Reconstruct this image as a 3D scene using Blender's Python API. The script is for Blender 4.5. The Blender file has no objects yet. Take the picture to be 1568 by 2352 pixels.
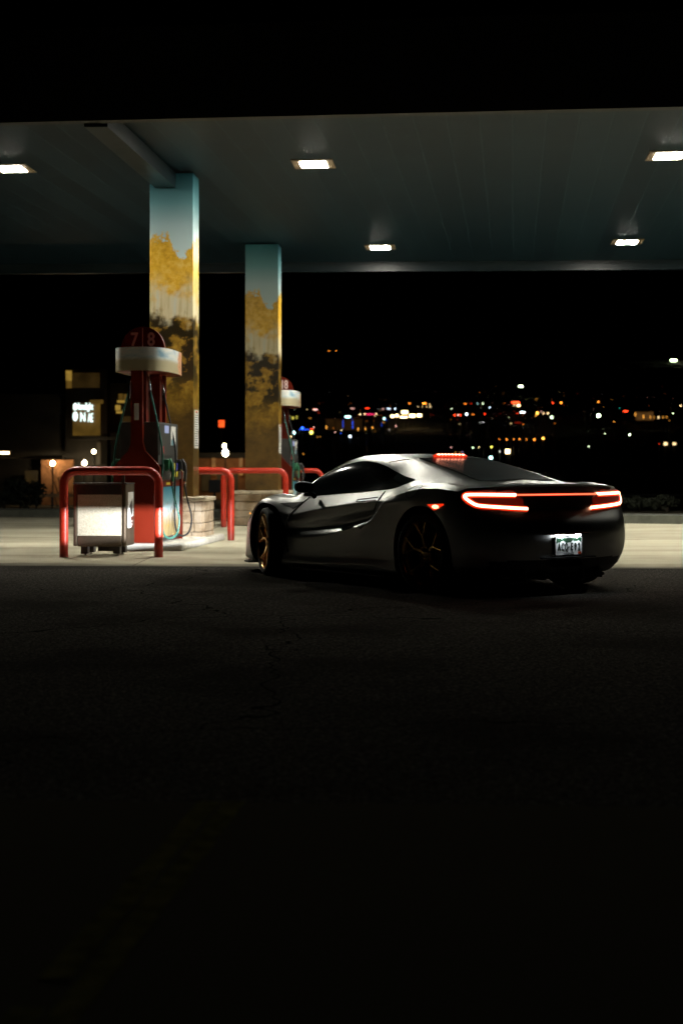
import bpy, bmesh, math, random
import numpy as np
from mathutils import Vector, Matrix
from mathutils.bvhtree import BVHTree

random.seed(7)
S = bpy.context.scene
COL = S.collection
R = math.radians

# ------------------------------------------------------------------ camera model (level camera with a lens shift)
F, CX, HY, CAMH = 3267.0, 784.0, 1080.0, 1.06          # focal length, principal column and horizon row of a 1568 x 2352 view


def gx(px, D):                    # world x of a column at distance D
    return (px - CX) / F * D


def gz(py, D):                    # world z of a row at distance D
    return CAMH + (HY - py) / F * D


# ------------------------------------------------------------------ mesh builder
class MB:
    def __init__(self):
        self.v, self.f, self.m, self.sm = [], [], [], []

    def add(self, vs, fs, mi=0, smooth=False):
        o = len(self.v)
        self.v += [tuple(p) for p in vs]
        for f in fs:
            self.f.append(tuple(i + o for i in f))
            self.m.append(mi)
            self.sm.append(smooth)
        return self

    def box(self, c, s, rz=0, mi=0, bev=0.0, rx=0, ry=0):
        bm = bmesh.new()
        bmesh.ops.create_cube(bm, size=1)
        for v in bm.verts:
            v.co = Vector((v.co.x * s[0], v.co.y * s[1], v.co.z * s[2]))
        if bev > 0:
            bmesh.ops.bevel(bm, geom=list(bm.edges), offset=min(bev, min(s) * .45), segments=2, affect='EDGES', profile=.6)
        M = Matrix.Translation(c) @ Matrix.Rotation(rz, 4, 'Z') @ Matrix.Rotation(ry, 4, 'Y') @ Matrix.Rotation(rx, 4, 'X')
        bm.verts.index_update()
        self.add([M @ v.co for v in bm.verts], [[v.index for v in f.verts] for f in bm.faces], mi, False)
        bm.free()
        return self

    def tube(self, pts, r, seg=12, mi=0, closed=False, caps=True, smooth=True):
        pts = [Vector(p) for p in pts]
        n = len(pts)
        rs = r if isinstance(r, (list, tuple)) else [r] * n
        vs, fs = [], []
        up = None
        for i, p in enumerate(pts):
            a = pts[(i - 1) % n] if (closed or i > 0) else p
            b = pts[(i + 1) % n] if (closed or i < n - 1) else p
            t = (b - a)
            t = t.normalized() if t.length > 1e-9 else Vector((0, 0, 1))
            if up is None:
                up = Vector((0, 0, 1)) if abs(t.z) < .9 else Vector((1, 0, 0))
            s = t.cross(up)
            if s.length < 1e-6:
                s = t.cross(Vector((.3, .7, .2)))
            s.normalize()
            up = s.cross(t).normalized()
            for k in range(seg):
                q = 2 * math.pi * k / seg
                vs.append(p + (s * math.cos(q) + up * math.sin(q)) * rs[i])
        for i in range(n if closed else n - 1):
            j = (i + 1) % n
            for k in range(seg):
                l = (k + 1) % seg
                fs.append((i * seg + k, i * seg + l, j * seg + l, j * seg + k))
        self.add(vs, fs, mi, smooth)
        if caps and not closed:
            self.add(vs[:seg], [tuple(range(seg))], mi)
            self.add(vs[-seg:], [tuple(reversed(range(seg)))], mi)
        return self

    def lathe(self, prof, c=(0, 0, 0), axis='Z', seg=32, mi=0, smooth=True):
        vs, fs = [], []
        n = len(prof)
        for k in range(seg):
            q = 2 * math.pi * k / seg
            for (r, h) in prof:
                if axis == 'Z':
                    p = (r * math.cos(q), r * math.sin(q), h)
                elif axis == 'Y':
                    p = (r * math.cos(q), h, r * math.sin(q))
                else:
                    p = (h, r * math.cos(q), r * math.sin(q))
                vs.append((p[0] + c[0], p[1] + c[1], p[2] + c[2]))
        for k in range(seg):
            l = (k + 1) % seg
            for i in range(n - 1):
                fs.append((k * n + i, l * n + i, l * n + i + 1, k * n + i + 1))
        return self.add(vs, fs, mi, smooth)

    def prism(self, poly, a, b, plane='XZ', mi=0):
        """polygon in a plane, extruded from a to b along the missing axis"""
        def P(u, w, d):
            return {'XZ': (u, d, w), 'XY': (u, w, d), 'YZ': (d, u, w)}[plane]
        n = len(poly)
        vs = [P(u, w, a) for u, w in poly] + [P(u, w, b) for u, w in poly]
        fs = [tuple(range(n)), tuple(reversed(range(n, 2 * n)))] + [(i, (i + 1) % n, n + (i + 1) % n, n + i) for i in range(n)]
        return self.add(vs, fs, mi)

    def grid(self, P, mi=0, smooth=True, closed=False):
        n, m = len(P), len(P[0])
        vs = [p for row in P for p in row]
        fs = [(i * m + j, i * m + j + 1, (i + 1) * m + j + 1, (i + 1) * m + j) for i in range(n - 1) for j in range(m - 1)]
        return self.add(vs, fs, mi, smooth)

    def sphere(self, c, r, mi=0, sub=2, sc=(1, 1, 1)):
        bm = bmesh.new()
        bmesh.ops.create_icosphere(bm, subdivisions=sub, radius=1)
        bm.verts.index_update()
        self.add([(c[0] + v.co.x * r * sc[0], c[1] + v.co.y * r * sc[1], c[2] + v.co.z * r * sc[2]) for v in bm.verts],
                 [[v.index for v in f.verts] for f in bm.faces], mi, True)
        bm.free()
        return self

    def build(self, name, mats, parent=None, loc=None, rz=0):
        me = bpy.data.meshes.new(name)
        me.from_pydata(self.v, [], self.f)
        for mt in (mats if isinstance(mats, (list, tuple)) else [mats]):
            me.materials.append(mt)
        me.polygons.foreach_set('material_index', self.m)
        me.polygons.foreach_set('use_smooth', self.sm)
        bm = bmesh.new()
        bm.from_mesh(me)
        bmesh.ops.recalc_face_normals(bm, faces=bm.faces)
        bm.to_mesh(me)
        bm.free()
        me.update()
        o = bpy.data.objects.new(name, me)
        COL.objects.link(o)
        if parent:
            o.parent = parent
        if loc:
            o.location = loc
        o.rotation_euler.z = rz
        return o


def tag(o, label=None, cat=None, group=None, kind=None):
    if label:
        o['label'] = label
    if cat:
        o['category'] = cat
    if group:
        o['group'] = group
    if kind:
        o['kind'] = kind
    return o


def thing(name, label, cat, loc=(0, 0, 0), rz=0, group=None):
    o = bpy.data.objects.new(name, None)
    o.empty_display_size = .1
    COL.objects.link(o)
    o.location = loc
    o.rotation_euler.z = rz
    return tag(o, label, cat, group)


def copy_tree(o, parent=None):
    c = o.copy()
    COL.objects.link(c)
    c.parent = parent
    for ch in list(o.children):
        copy_tree(ch, c)
    return c


# ------------------------------------------------------------------ materials
class NT:
    """tiny helper to write node trees as expressions"""
    def __init__(self, m):
        self.t = m.node_tree
        self.b = self.t.nodes.get('Principled BSDF')

    def n(self, kind, **kw):
        nd = self.t.nodes.new(kind)
        for k, v in kw.items():
            setattr(nd, k, v)
        return nd

    def put(self, sock, val):
        if isinstance(val, bpy.types.NodeSocket):
            self.t.links.new(val, sock)
        elif val is not None:
            if hasattr(sock.default_value, '__len__') and not hasattr(val, '__len__'):
                sock.default_value = [val] * len(sock.default_value)
            elif hasattr(sock.default_value, '__len__') and len(sock.default_value) == 4 and len(val) == 3:
                sock.default_value = (*val, 1)
            else:
                sock.default_value = val

    def m(self, op, a, b=None, c=None):
        nd = self.n('ShaderNodeMath', operation=op)
        for i, x in enumerate((a, b, c)):
            self.put(nd.inputs[i], x)
        return nd.outputs[0]

    def obj(self):
        return self.n('ShaderNodeTexCoord').outputs['Object']

    def xyz(self, v):
        nd = self.n('ShaderNodeSeparateXYZ')
        self.put(nd.inputs[0], v)
        return nd.outputs

    def comb(self, x, y, z):
        nd = self.n('ShaderNodeCombineXYZ')
        for i, q in enumerate((x, y, z)):
            self.put(nd.inputs[i], q)
        return nd.outputs[0]

    def noise(self, v, scale=5, detail=4, rough=.55, dist=0):
        nd = self.n('ShaderNodeTexNoise')
        self.put(nd.inputs['Vector'], v)
        for k, x in (('Scale', scale), ('Detail', detail), ('Roughness', rough), ('Distortion', dist)):
            nd.inputs[k].default_value = x
        return nd.outputs[0]

    def ramp(self, fac, stops, interp='LINEAR'):
        nd = self.n('ShaderNodeValToRGB')
        cr = nd.color_ramp
        cr.interpolation = interp
        while len(cr.elements) < len(stops):
            cr.elements.new(.5)
        for e, (p, c) in zip(cr.elements, stops):
            e.position = p
            c = c if hasattr(c, '__len__') else (c, c, c)
            e.color = (*c, 1)
        self.put(nd.inputs[0], fac)
        return nd.outputs[0]

    def mix(self, f, a, b):
        nd = self.n('ShaderNodeMix', data_type='RGBA')
        self.put(nd.inputs[0], f)
        self.put(nd.inputs[6], a)
        self.put(nd.inputs[7], b)
        return nd.outputs[2]

    def sstep(self, x, a, b):
        nd = self.n('ShaderNodeMapRange', interpolation_type='SMOOTHSTEP')
        self.put(nd.inputs[0], x)
        nd.inputs[1].default_value = a
        nd.inputs[2].default_value = b
        return nd.outputs[0]

    def bump(self, hgt, strength=.3, dist=.02):
        nd = self.n('ShaderNodeBump')
        nd.inputs['Strength'].default_value = strength
        nd.inputs['Distance'].default_value = dist
        self.put(nd.inputs['Height'], hgt)
        self.t.links.new(nd.outputs[0], self.b.inputs['Normal'])


def mat(name, col, rough=.5, metal=0.0, var=.12, vs=6, bump=0.0, bs=60, spec=.5, coat=0.0, stretch=(1, 1, 1)):
    """principled material with procedural variation in colour, gloss and relief"""
    m = bpy.data.materials.new(name)
    m.use_nodes = True
    k = NT(m)
    b = k.b
    mp = k.n('ShaderNodeMapping')
    k.put(mp.inputs['Vector'], k.obj())
    mp.inputs['Scale'].default_value = stretch
    nz = k.noise(mp.outputs[0], vs, 5, .6)
    lo = tuple(c * (1 - var) for c in col)
    hi = tuple(min(1, c * (1 + var)) for c in col)
    k.put(b.inputs['Base Color'], k.ramp(nz, [(.3, lo), (.7, hi)]))
    k.put(b.inputs['Roughness'], k.m('ADD', k.m('MULTIPLY', nz, .16), max(.02, rough - .08)))
    b.inputs['Metallic'].default_value = metal
    b.inputs['Specular IOR Level'].default_value = spec
    b.inputs['Coat Weight'].default_value = coat
    if bump > 0:
        k.bump(k.noise(mp.outputs[0], bs, 3, .6), bump, .01)
    return m


def emis(name, col, s, sample=True, var=0.0, vs=8):
    m = bpy.data.materials.new(name)
    m.use_nodes = True
    k = NT(m)
    b = k.b
    b.inputs['Base Color'].default_value = (.02, .02, .02, 1)
    b.inputs['Emission Strength'].default_value = s
    if var > 0:
        nz = k.noise(k.obj(), vs, 3, .6)
        k.put(b.inputs['Emission Color'], k.ramp(nz, [(.35, tuple(c * (1 - var) for c in col)), (.65, col)]))
    else:
        b.inputs['Emission Color'].default_value = (*col, 1)
    if not sample:
        m.cycles.emission_sampling = 'NONE'
    return m


M = {}
M['guard'] = mat('red_enamel_pipe', (.55, .032, .012), .38, 0, .18, 9, .08, 90)
_k = NT(M['guard'])
_o = _k.obj()
_c = _k.b.inputs['Base Color'].links[0].from_socket
_w = _k.noise(_o, 7, 7, .75)
_c = _k.mix(_k.m('MULTIPLY', _k.sstep(_w, .60, .66), .55), _c, (.50, .22, .16))          # faded and scraped paint
_z = _k.xyz(_o)[2]
_c = _k.mix(_k.m('MULTIPLY', _k.sstep(_k.m('ADD', _z, _k.m('MULTIPLY', _w, .5)), .42, .22), .7), _c, (.12, .03, .02))   # tyre dirt at the foot
_k.put(_k.b.inputs['Base Color'], _c)
M['dred'] = mat('red_panel_paint', (.115, .009, .002), .45, 0, .08, 4, spec=.2)
M['pink'] = mat('faded_white_digit', (.75, .62, .58), .5)
M['steel'] = mat('brushed_bronze_steel', (.17, .13, .09), .36, .85, .15, 30, stretch=(1, 1, 12))
M['dsteel'] = mat('dark_frame_metal', (.05, .042, .036), .4, .5, .2, 20)
M['black'] = mat('black_plastic', (.014, .014, .014), .45, 0, .25, 20, .1, 120)
M['rubber'] = mat('black_rubber', (.010, .010, .010), .75, 0, .25, 20, .1, 150)
M['chrome'] = mat('dull_chrome', (.55, .55, .55), .22, 1, .1, 20)
M['ghose'] = mat('green_hose_rubber', (.03, .14, .11), .4, 0, .2, 15)
M['gnoz'] = mat('green_nozzle_cover', (.012, .10, .045), .4, 0, .2, 15)
M['grey'] = mat('grey_cabinet_paint', (.05, .052, .05), .4, 0, .2, 8)
M['white'] = mat('white_enamel', (.72, .72, .68), .35, 0, .06, 5)
M['canopyw'] = mat('dark_fascia_paint', (.03, .030, .026), .6, 0, .15, 1)
M['beam'] = mat('slate_blue_beam', (.012, .024, .030), .35, 0, .1, 2)
M['ceiltrim'] = mat('fixture_frame', (.30, .22, .14), .5, .2, .1, 8)
M['kerb'] = mat('kerb_concrete', (.10, .105, .085), .85, 0, .3, 4, .4, 30)
M['islandc'] = mat('island_concrete', (.55, .53, .46), .8, 0, .2, 5, .3, 50)
M['stonecap'] = mat('sandstone_cap', (.50, .43, .31), .85, 0, .22, 5, .8, 22)
M['wall'] = mat('stucco_wall', (.26, .17, .085), .85, 0, .25, 1.5, .4, 12)
M['wallb'] = mat('brown_brick_wall', (.34, .15, .06), .85, 0, .3, 3, .5, 14)
M['walld'] = mat('dark_cladding', (.020, .016, .011), .8, 0, .3, 1)
M['bark'] = mat('bare_bark', (.06, .045, .03), .9, 0, .3, 8, .5, 30)
M['leaf'] = mat('dark_evergreen_leaf', (.018, .023, .011), .8, 0, .4, 4)
M['pole'] = mat('dark_lamp_pole', (.03, .03, .03), .6, .4, .2, 6)
M['globe'] = emis('globe_lamp_glass', (1, .78, .46), 75)
M['orange_bldg'] = emis('small_orange_lamp', (1, .42, .10), 14, False)


# ground materials -------------------------------------------------------------
def asphalt_mat():
    m = bpy.data.materials.new('worn_asphalt')
    m.use_nodes = True
    k = NT(m)
    o = k.obj()
    big = k.noise(o, .5, 4, .6)
    fine = k.m('ADD', k.m('MULTIPLY', k.noise(o, 85, 3, .7), .55), k.m('MULTIPLY', k.noise(o, 34, 3, .7), .45))
    grit = k.noise(o, 190, 2, .6)
    c = k.ramp(fine, [(.30, (.009, .0085, .0075)), (.5, (.042, .0395, .035)), (.70, (.20, .185, .16))])
    c = k.mix(k.m('MULTIPLY', k.sstep(grit, .64, .72), .8), c, (.22, .19, .15))
    c = k.mix(k.m('MULTIPLY', k.sstep(big, .44, .62), .65), c, (.026, .024, .021))
    vo = k.n('ShaderNodeTexVoronoi', feature='DISTANCE_TO_EDGE')
    wob = k.n('ShaderNodeVectorMath', operation='ADD')
    k.put(wob.inputs[0], o)
    nd = k.n('ShaderNodeTexNoise')
    k.put(nd.inputs['Vector'], o)
    nd.inputs['Scale'].default_value = 1.6
    sc = k.n('ShaderNodeVectorMath', operation='SCALE')
    k.put(sc.inputs[0], nd.outputs['Color'])
    sc.inputs['Scale'].default_value = .9
    k.put(wob.inputs[1], sc.outputs[0])
    k.put(vo.inputs['Vector'], wob.outputs[0])
    vo.inputs['Scale'].default_value = .28
    crack = k.m('LESS_THAN', vo.outputs['Distance'], .0022)
    c = k.mix(k.m('MULTIPLY', crack, .85), c, (.008, .008, .007))
    k.put(k.b.inputs['Base Color'], c)
    k.b.inputs['Roughness'].default_value = .95
    k.b.inputs['Specular IOR Level'].default_value = 0
    k.bump(fine, .8, .012)
    return m


def concrete_mat(name='stained_concrete', base=(.41, .383, .288)):
    m = bpy.data.materials.new(name)
    m.use_nodes = True
    k = NT(m)
    o = k.obj()
    x = k.xyz(o)
    st = k.noise(k.comb(k.m('MULTIPLY', x[0], .28), k.m('MULTIPLY', x[1], 1.2), 0), 1.1, 6, .65, .6)
    sp = k.noise(o, .8, 5, .6)
    fine = k.noise(o, 60, 3, .7)
    c = k.ramp(st, [(.28, tuple(q * .66 for q in base)), (.5, base), (.75, tuple(min(1, q * 1.25) for q in base))])
    c = k.mix(k.m('MULTIPLY', k.sstep(sp, .56, .74), .45), c, (.15, .135, .10))
    c = k.mix(k.m('MULTIPLY', k.sstep(fine, .55, .8), .25), c, (.12, .11, .09))
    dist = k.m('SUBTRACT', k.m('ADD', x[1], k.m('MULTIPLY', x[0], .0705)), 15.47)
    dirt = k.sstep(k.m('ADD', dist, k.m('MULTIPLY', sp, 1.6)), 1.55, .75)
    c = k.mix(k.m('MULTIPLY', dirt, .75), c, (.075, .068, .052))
    j1 = k.m('LESS_THAN', k.m('ABSOLUTE', k.m('SUBTRACT', k.m('FRACT', k.m('MULTIPLY', x[0], 1 / 4.6)), .5)), .0022)
    j2 = k.m('LESS_THAN', k.m('ABSOLUTE', k.m('SUBTRACT', k.m('FRACT', k.m('ADD', k.m('MULTIPLY', x[1], 1 / 5.2), .33)), .5)), .0022)
    c = k.mix(k.m('MULTIPLY', k.m('MAXIMUM', j1, j2), .6), c, (.07, .06, .05))
    k.put(k.b.inputs['Base Color'], c)
    k.put(k.b.inputs['Roughness'], k.m('ADD', k.m('MULTIPLY', st, .2), .7))
    k.b.inputs['Specular IOR Level'].default_value = 0
    k.bump(fine, .25, .006)
    return m


def earth_mat():
    m = bpy.data.materials.new('dry_earth_and_grass')
    m.use_nodes = True
    k = NT(m)
    o = k.obj()
    a = k.noise(o, .35, 6, .65)
    b = k.noise(o, 9, 4, .7)
    c = k.ramp(a, [(.3, (.030, .026, .012)), (.7, (.085, .062, .026))])
    c = k.mix(k.m('MULTIPLY', b, .5), c, (.025, .022, .012))
    k.put(k.b.inputs['Base Color'], c)
    k.b.inputs['Roughness'].default_value = .95
    k.bump(b, .8, .05)
    return m


M['asphalt'] = asphalt_mat()
M['concrete'] = concrete_mat()
M['earth'] = earth_mat()
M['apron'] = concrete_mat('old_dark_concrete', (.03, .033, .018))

# ------------------------------------------------------------------ world
w = bpy.data.worlds.new('World')
S.world = w
w.use_nodes = True
nt = w.node_tree
bg = nt.nodes.get('Background')
sky = nt.nodes.new('ShaderNodeTexSky')
sky.sky_type = 'NISHITA'
sky.sun_disc = False
sky.sun_elevation = R(-8)
sky.sun_rotation = R(200)
nt.links.new(sky.outputs[0], bg.inputs[0])
bg.inputs[1].default_value = .02

# ------------------------------------------------------------------ terrain


def zt(D):
    if D < 36:
        return 0.0
    if D < 60:
        t = (D - 36) / 24
        return -.9 * t * t * (3 - 2 * t)
    if D < 110:
        return -.9
    if D < 170:
        t = (D - 110) / 60
        return -.9 + 1.6 * t * t * (3 - 2 * t)
    return .7 + (D - 170) * .085 * ((D - 170) / 1000) ** .75


Ds = [-25, -10, 0, 5, 10, 15, 20, 25, 30, 36, 40, 44, 48, 52, 56, 60, 75, 90, 110, 122, 134, 146, 158, 170, 200, 250, 300, 360, 430, 520, 620, 740,
      880, 1050, 1250, 1500, 1800, 2300, 3000]
P = []
for D in Ds:
    row = []
    wd = 60 + max(D, 0) * .9
    for i in range(41):
        t = (i - 20) / 20
        bumpy = 0 if D < 300 else (math.sin(t * 9 + D * .01) + math.sin(t * 23 + 1.3)) * D * .0022
        row.append((t * wd, D, zt(D) + bumpy - .012))
    P.append(row)
g = MB().grid(P).build('ground', M['earth'])
tag(g, kind='structure')


def sheet(name, poly, z, m, label=None):
    o = MB().add([(x, y, z) for x, y in poly], [tuple(range(len(poly)))]).build(name, m)
    return tag(o, label, kind='structure')


def cedge(x):                      # near edge of the concrete
    return 15.47 - .0705 * x


sheet('road', [(-40, -20), (40, -20), (40, cedge(40)), (-40, cedge(-40))], .004, M['asphalt'])
far = [(-40, 40.5), (-12, 33.2), (-7.7, 32.0), (-2.6, 31.1), (6.65, 27.7), (12, 25.6), (40, 15)]
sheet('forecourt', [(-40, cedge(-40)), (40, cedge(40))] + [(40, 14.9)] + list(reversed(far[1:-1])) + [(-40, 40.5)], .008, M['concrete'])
jt = MB()
for i in range(40):
    x0 = -20 + i
    jt.add([(x0, cedge(x0) - .018 + random.uniform(-.006, .006), .0115), (x0 + 1, cedge(x0 + 1) - .018, .0115), (x0 + 1, cedge(x0 + 1) + .012, .0115),
            (x0, cedge(x0) + .012, .0115)], [(0, 1, 2, 3)])
tag(jt.build('pavement_joint', M['rubber']), kind='structure')
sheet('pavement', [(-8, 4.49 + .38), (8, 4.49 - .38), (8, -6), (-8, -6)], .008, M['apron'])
kb = MB()
for a, b in zip(far[:-1], far[1:]):
    a, b = Vector((*a, 0)), Vector((*b, 0))
    d = (b - a).normalized()
    nrm = Vector((-d.y, d.x, 0))
    for q0, q1, z1 in ((0, .18, .17), (.183, 2.2, .14)):
        kb.add([a + nrm * q0, b + nrm * q0, b + nrm * q1, a + nrm * q1, *(p + Vector((0, 0, z1)) for p in (a + nrm * q0, b + nrm * q0, b + nrm * q1, a + nrm * q1))],
               [(0, 1, 5, 4), (1, 2, 6, 5), (2, 3, 7, 6), (3, 0, 4, 7), (4, 5, 6, 7)])
tag(kb.build('kerb', M['kerb']), kind='structure')

# faded yellow line on the near pavement
M['paint'] = mat('worn_yellow_paint', (.085, .080, .026), .95, 0, .5, 14, spec=0)
pl = MB()
for (o0, o1) in ((-.075, -.008), (.008, .075)):
    n = 14
    A = Vector((-.375, 4.50, .012))
    B = Vector((-.62, 2.3, .012))
    for i in range(n):
        if random.random() < .18 and i > 4:
            continue
        p, q = A.lerp(B, i / n), A.lerp(B, (i + 1.0) / n)
        e = [random.uniform(-.006, .006) for _ in range(2)]
        pl.add([(p.x + o0 + e[0], p.y, .012), (p.x + o1, p.y, .012), (q.x + o1 + e[1], q.y, .012), (q.x + o0, q.y, .012)], [(0, 1, 2, 3)])
tag(pl.build('road_marking', M['paint']), kind='structure')

# ------------------------------------------------------------------ canopy
ZC, ZF = 5.40, 5.20


def near_e(x):
    return 16.69 - .094 * x


def far_e(x):
    return 29.6 - .047 * x


def ceiling_mat():
    m = bpy.data.materials.new('slate_soffit_planks')
    m.use_nodes = True
    k = NT(m)
    x = k.xyz(k.obj())
    u = k.m('SUBTRACT', x[0], k.m('MULTIPLY', x[1], .12))
    fr = k.m('FRACT', k.m('MULTIPLY', u, 1 / .41))
    seam = k.m('LESS_THAN', fr, .07)
    nz = k.noise(k.obj(), 1.2, 4, .6)
    fl = k.m('FLOOR', k.m('MULTIPLY', u, 1 / .41))
    wn = k.n('ShaderNodeTexWhiteNoise', noise_dimensions='1D')
    k.put(wn.inputs['W'], fl)
    c = k.ramp(k.m('ADD', k.m('MULTIPLY', nz, .6), k.m('MULTIPLY', wn.outputs[0], .4)), [(.25, (.005, .019, .031)), (.75, (.011, .034, .051))])
    c = k.mix(seam, c, (.014, .040, .056))
    k.put(k.b.inputs['Base Color'], c)
    k.b.inputs['Roughness'].default_value = .5
    k.b.inputs['Specular IOR Level'].default_value = .25
    k.bump(k.m('ADD', k.m('MULTIPLY', seam, -1), k.m('MULTIPLY', nz, .25)), .5, .01)
    return m


M['ceil'] = ceiling_mat()
can = thing('canopy', 'wide flat fuel station canopy with dark fascia and slate plank soffit over the forecourt', 'canopy')
XL, XR = -16, 16
MB().add([(XL, near_e(XL), ZC), (XR, near_e(XR), ZC), (XR, far_e(XR), ZC), (XL, far_e(XL), ZC),
          (XL, near_e(XL), ZC + .05), (XR, near_e(XR), ZC + .05), (XR, far_e(XR), ZC + .05), (XL, far_e(XL), ZC + .05)],
         [(0, 1, 2, 3), (4, 7, 6, 5), (0, 3, 7, 4), (1, 5, 6, 2)]).build('soffit', M['ceil'], can)
fa = MB()
for (e, off) in ((near_e, -.14), (far_e, .14)):
    a0, a1 = (XL, e(XL)), (XR, e(XR))
    o1 = [(a0[0], a0[1] + off), (a1[0], a1[1] + off)]
    vs = [(a0[0], a0[1], ZF), (a1[0], a1[1], ZF), (o1[1][0], o1[1][1], ZF), (o1[0][0], o1[0][1], ZF)]
    fa.add(vs + [(x, y, 6.3) for x, y, z in vs], [(0, 1, 2, 3), (4, 5, 6, 7), (0, 1, 5, 4), (1, 2, 6, 5), (2, 3, 7, 6), (3, 0, 4, 7)],
           0 if off < 0 else 1)
for xs in (XL, XR):
    fa.add([(xs - .07, near_e(xs), ZF), (xs + .07, near_e(xs), ZF), (xs + .07, far_e(xs), ZF), (xs - .07, far_e(xs), ZF),
            (xs - .07, near_e(xs), 6.3), (xs + .07, near_e(xs), 6.3), (xs + .07, far_e(xs), 6.3), (xs - .07, far_e(xs), 6.3)],
           [(0, 1, 2, 3), (4, 5, 6, 7), (0, 1, 5, 4), (1, 2, 6, 5), (2, 3, 7, 6), (3, 0, 4, 7)])
fa.build('fascia', [M['canopyw'], M['beam']], can)
MB().add([(XL, near_e(XL), 6.2), (XR, near_e(XR), 6.2), (XR, far_e(XR), 6.2), (XL, far_e(XL), 6.2)], [(0, 1, 2, 3)]).build('roof_deck', M['canopyw'], can)
bm_ = MB()
bm_.add([(-3.07, near_e(-3), ZC - .02), (-2.79, near_e(-3), ZC - .02), (-2.40, 20.66, ZC - .02), (-2.70, 20.66, ZC - .02),
         (-3.07, near_e(-3), ZC - .24), (-2.79, near_e(-3), ZC - .24), (-2.40, 20.66, ZC - .24), (-2.70, 20.66, ZC - .24)],
        [(0, 1, 2, 3), (4, 5, 6, 7), (0, 1, 5, 4), (1, 2, 6, 5), (2, 3, 7, 6), (3, 0, 4, 7)])
bm_.build('beam', M['beam'], can)

# canopy lamps
M['lens'] = emis('led_lens', (1, .96, .83), 370)
lampspec = [
    (-.394, 20.1, 'square canopy lamp above and just right of the nearer printed column'),
    (-4.74, 20.4, 'square canopy lamp cut off by the left edge of the photo'),
    (4.50, 19.56, 'square canopy lamp cut off by the right edge of the photo'),
    (.75, 27.6, 'smaller square canopy lamp in the farther row above the car roof'),
    (5.41, 26.96, 'smaller square canopy lamp in the farther row above the car tail'),
    (9.2, 19.15, 'square canopy lamp outside the frame to the right'),
    (10.1, 26.5, 'far row canopy lamp outside the frame to the right'),
]
lamp0 = None
for i, (x, y, lb) in enumerate(lampspec):
    if lamp0 is None:
        lamp0 = thing('canopy_lamp', lb, 'ceiling lamp', (x, y, ZC), R(-5), 'square lamps set in the canopy soffit')
        fr = MB()
        for (cx, cy, sx, sy) in ((0, .237, .58, .106), (0, -.237, .58, .106), (.237, 0, .106, .366), (-.237, 0, .106, .366)):
            fr.box((cx, cy, -.008), (sx, sy, .016))
        fr.build('frame', M['ceiltrim'], lamp0)
        ln = MB()
        ln.box((0, 0, -.012), (.36, .36, .018))
        ln.build('lens', M['lens'], lamp0)
        sd = bpy.data.lights.new('lamp_beam', 'SPOT')
        sd.energy = 420
        sd.color = (1, .95, .82)
        sd.spot_size = R(152)
        sd.spot_blend = .7
        sd.shadow_soft_size = .12
        so = bpy.data.objects.new('lamp_beam', sd)
        COL.objects.link(so)
        so.parent = lamp0
        so.location = (0, 0, -.06)
        l = lamp0
    else:
        l = copy_tree(lamp0)
        l.location = (x, y, ZC)
        l['label'] = lb


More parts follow.
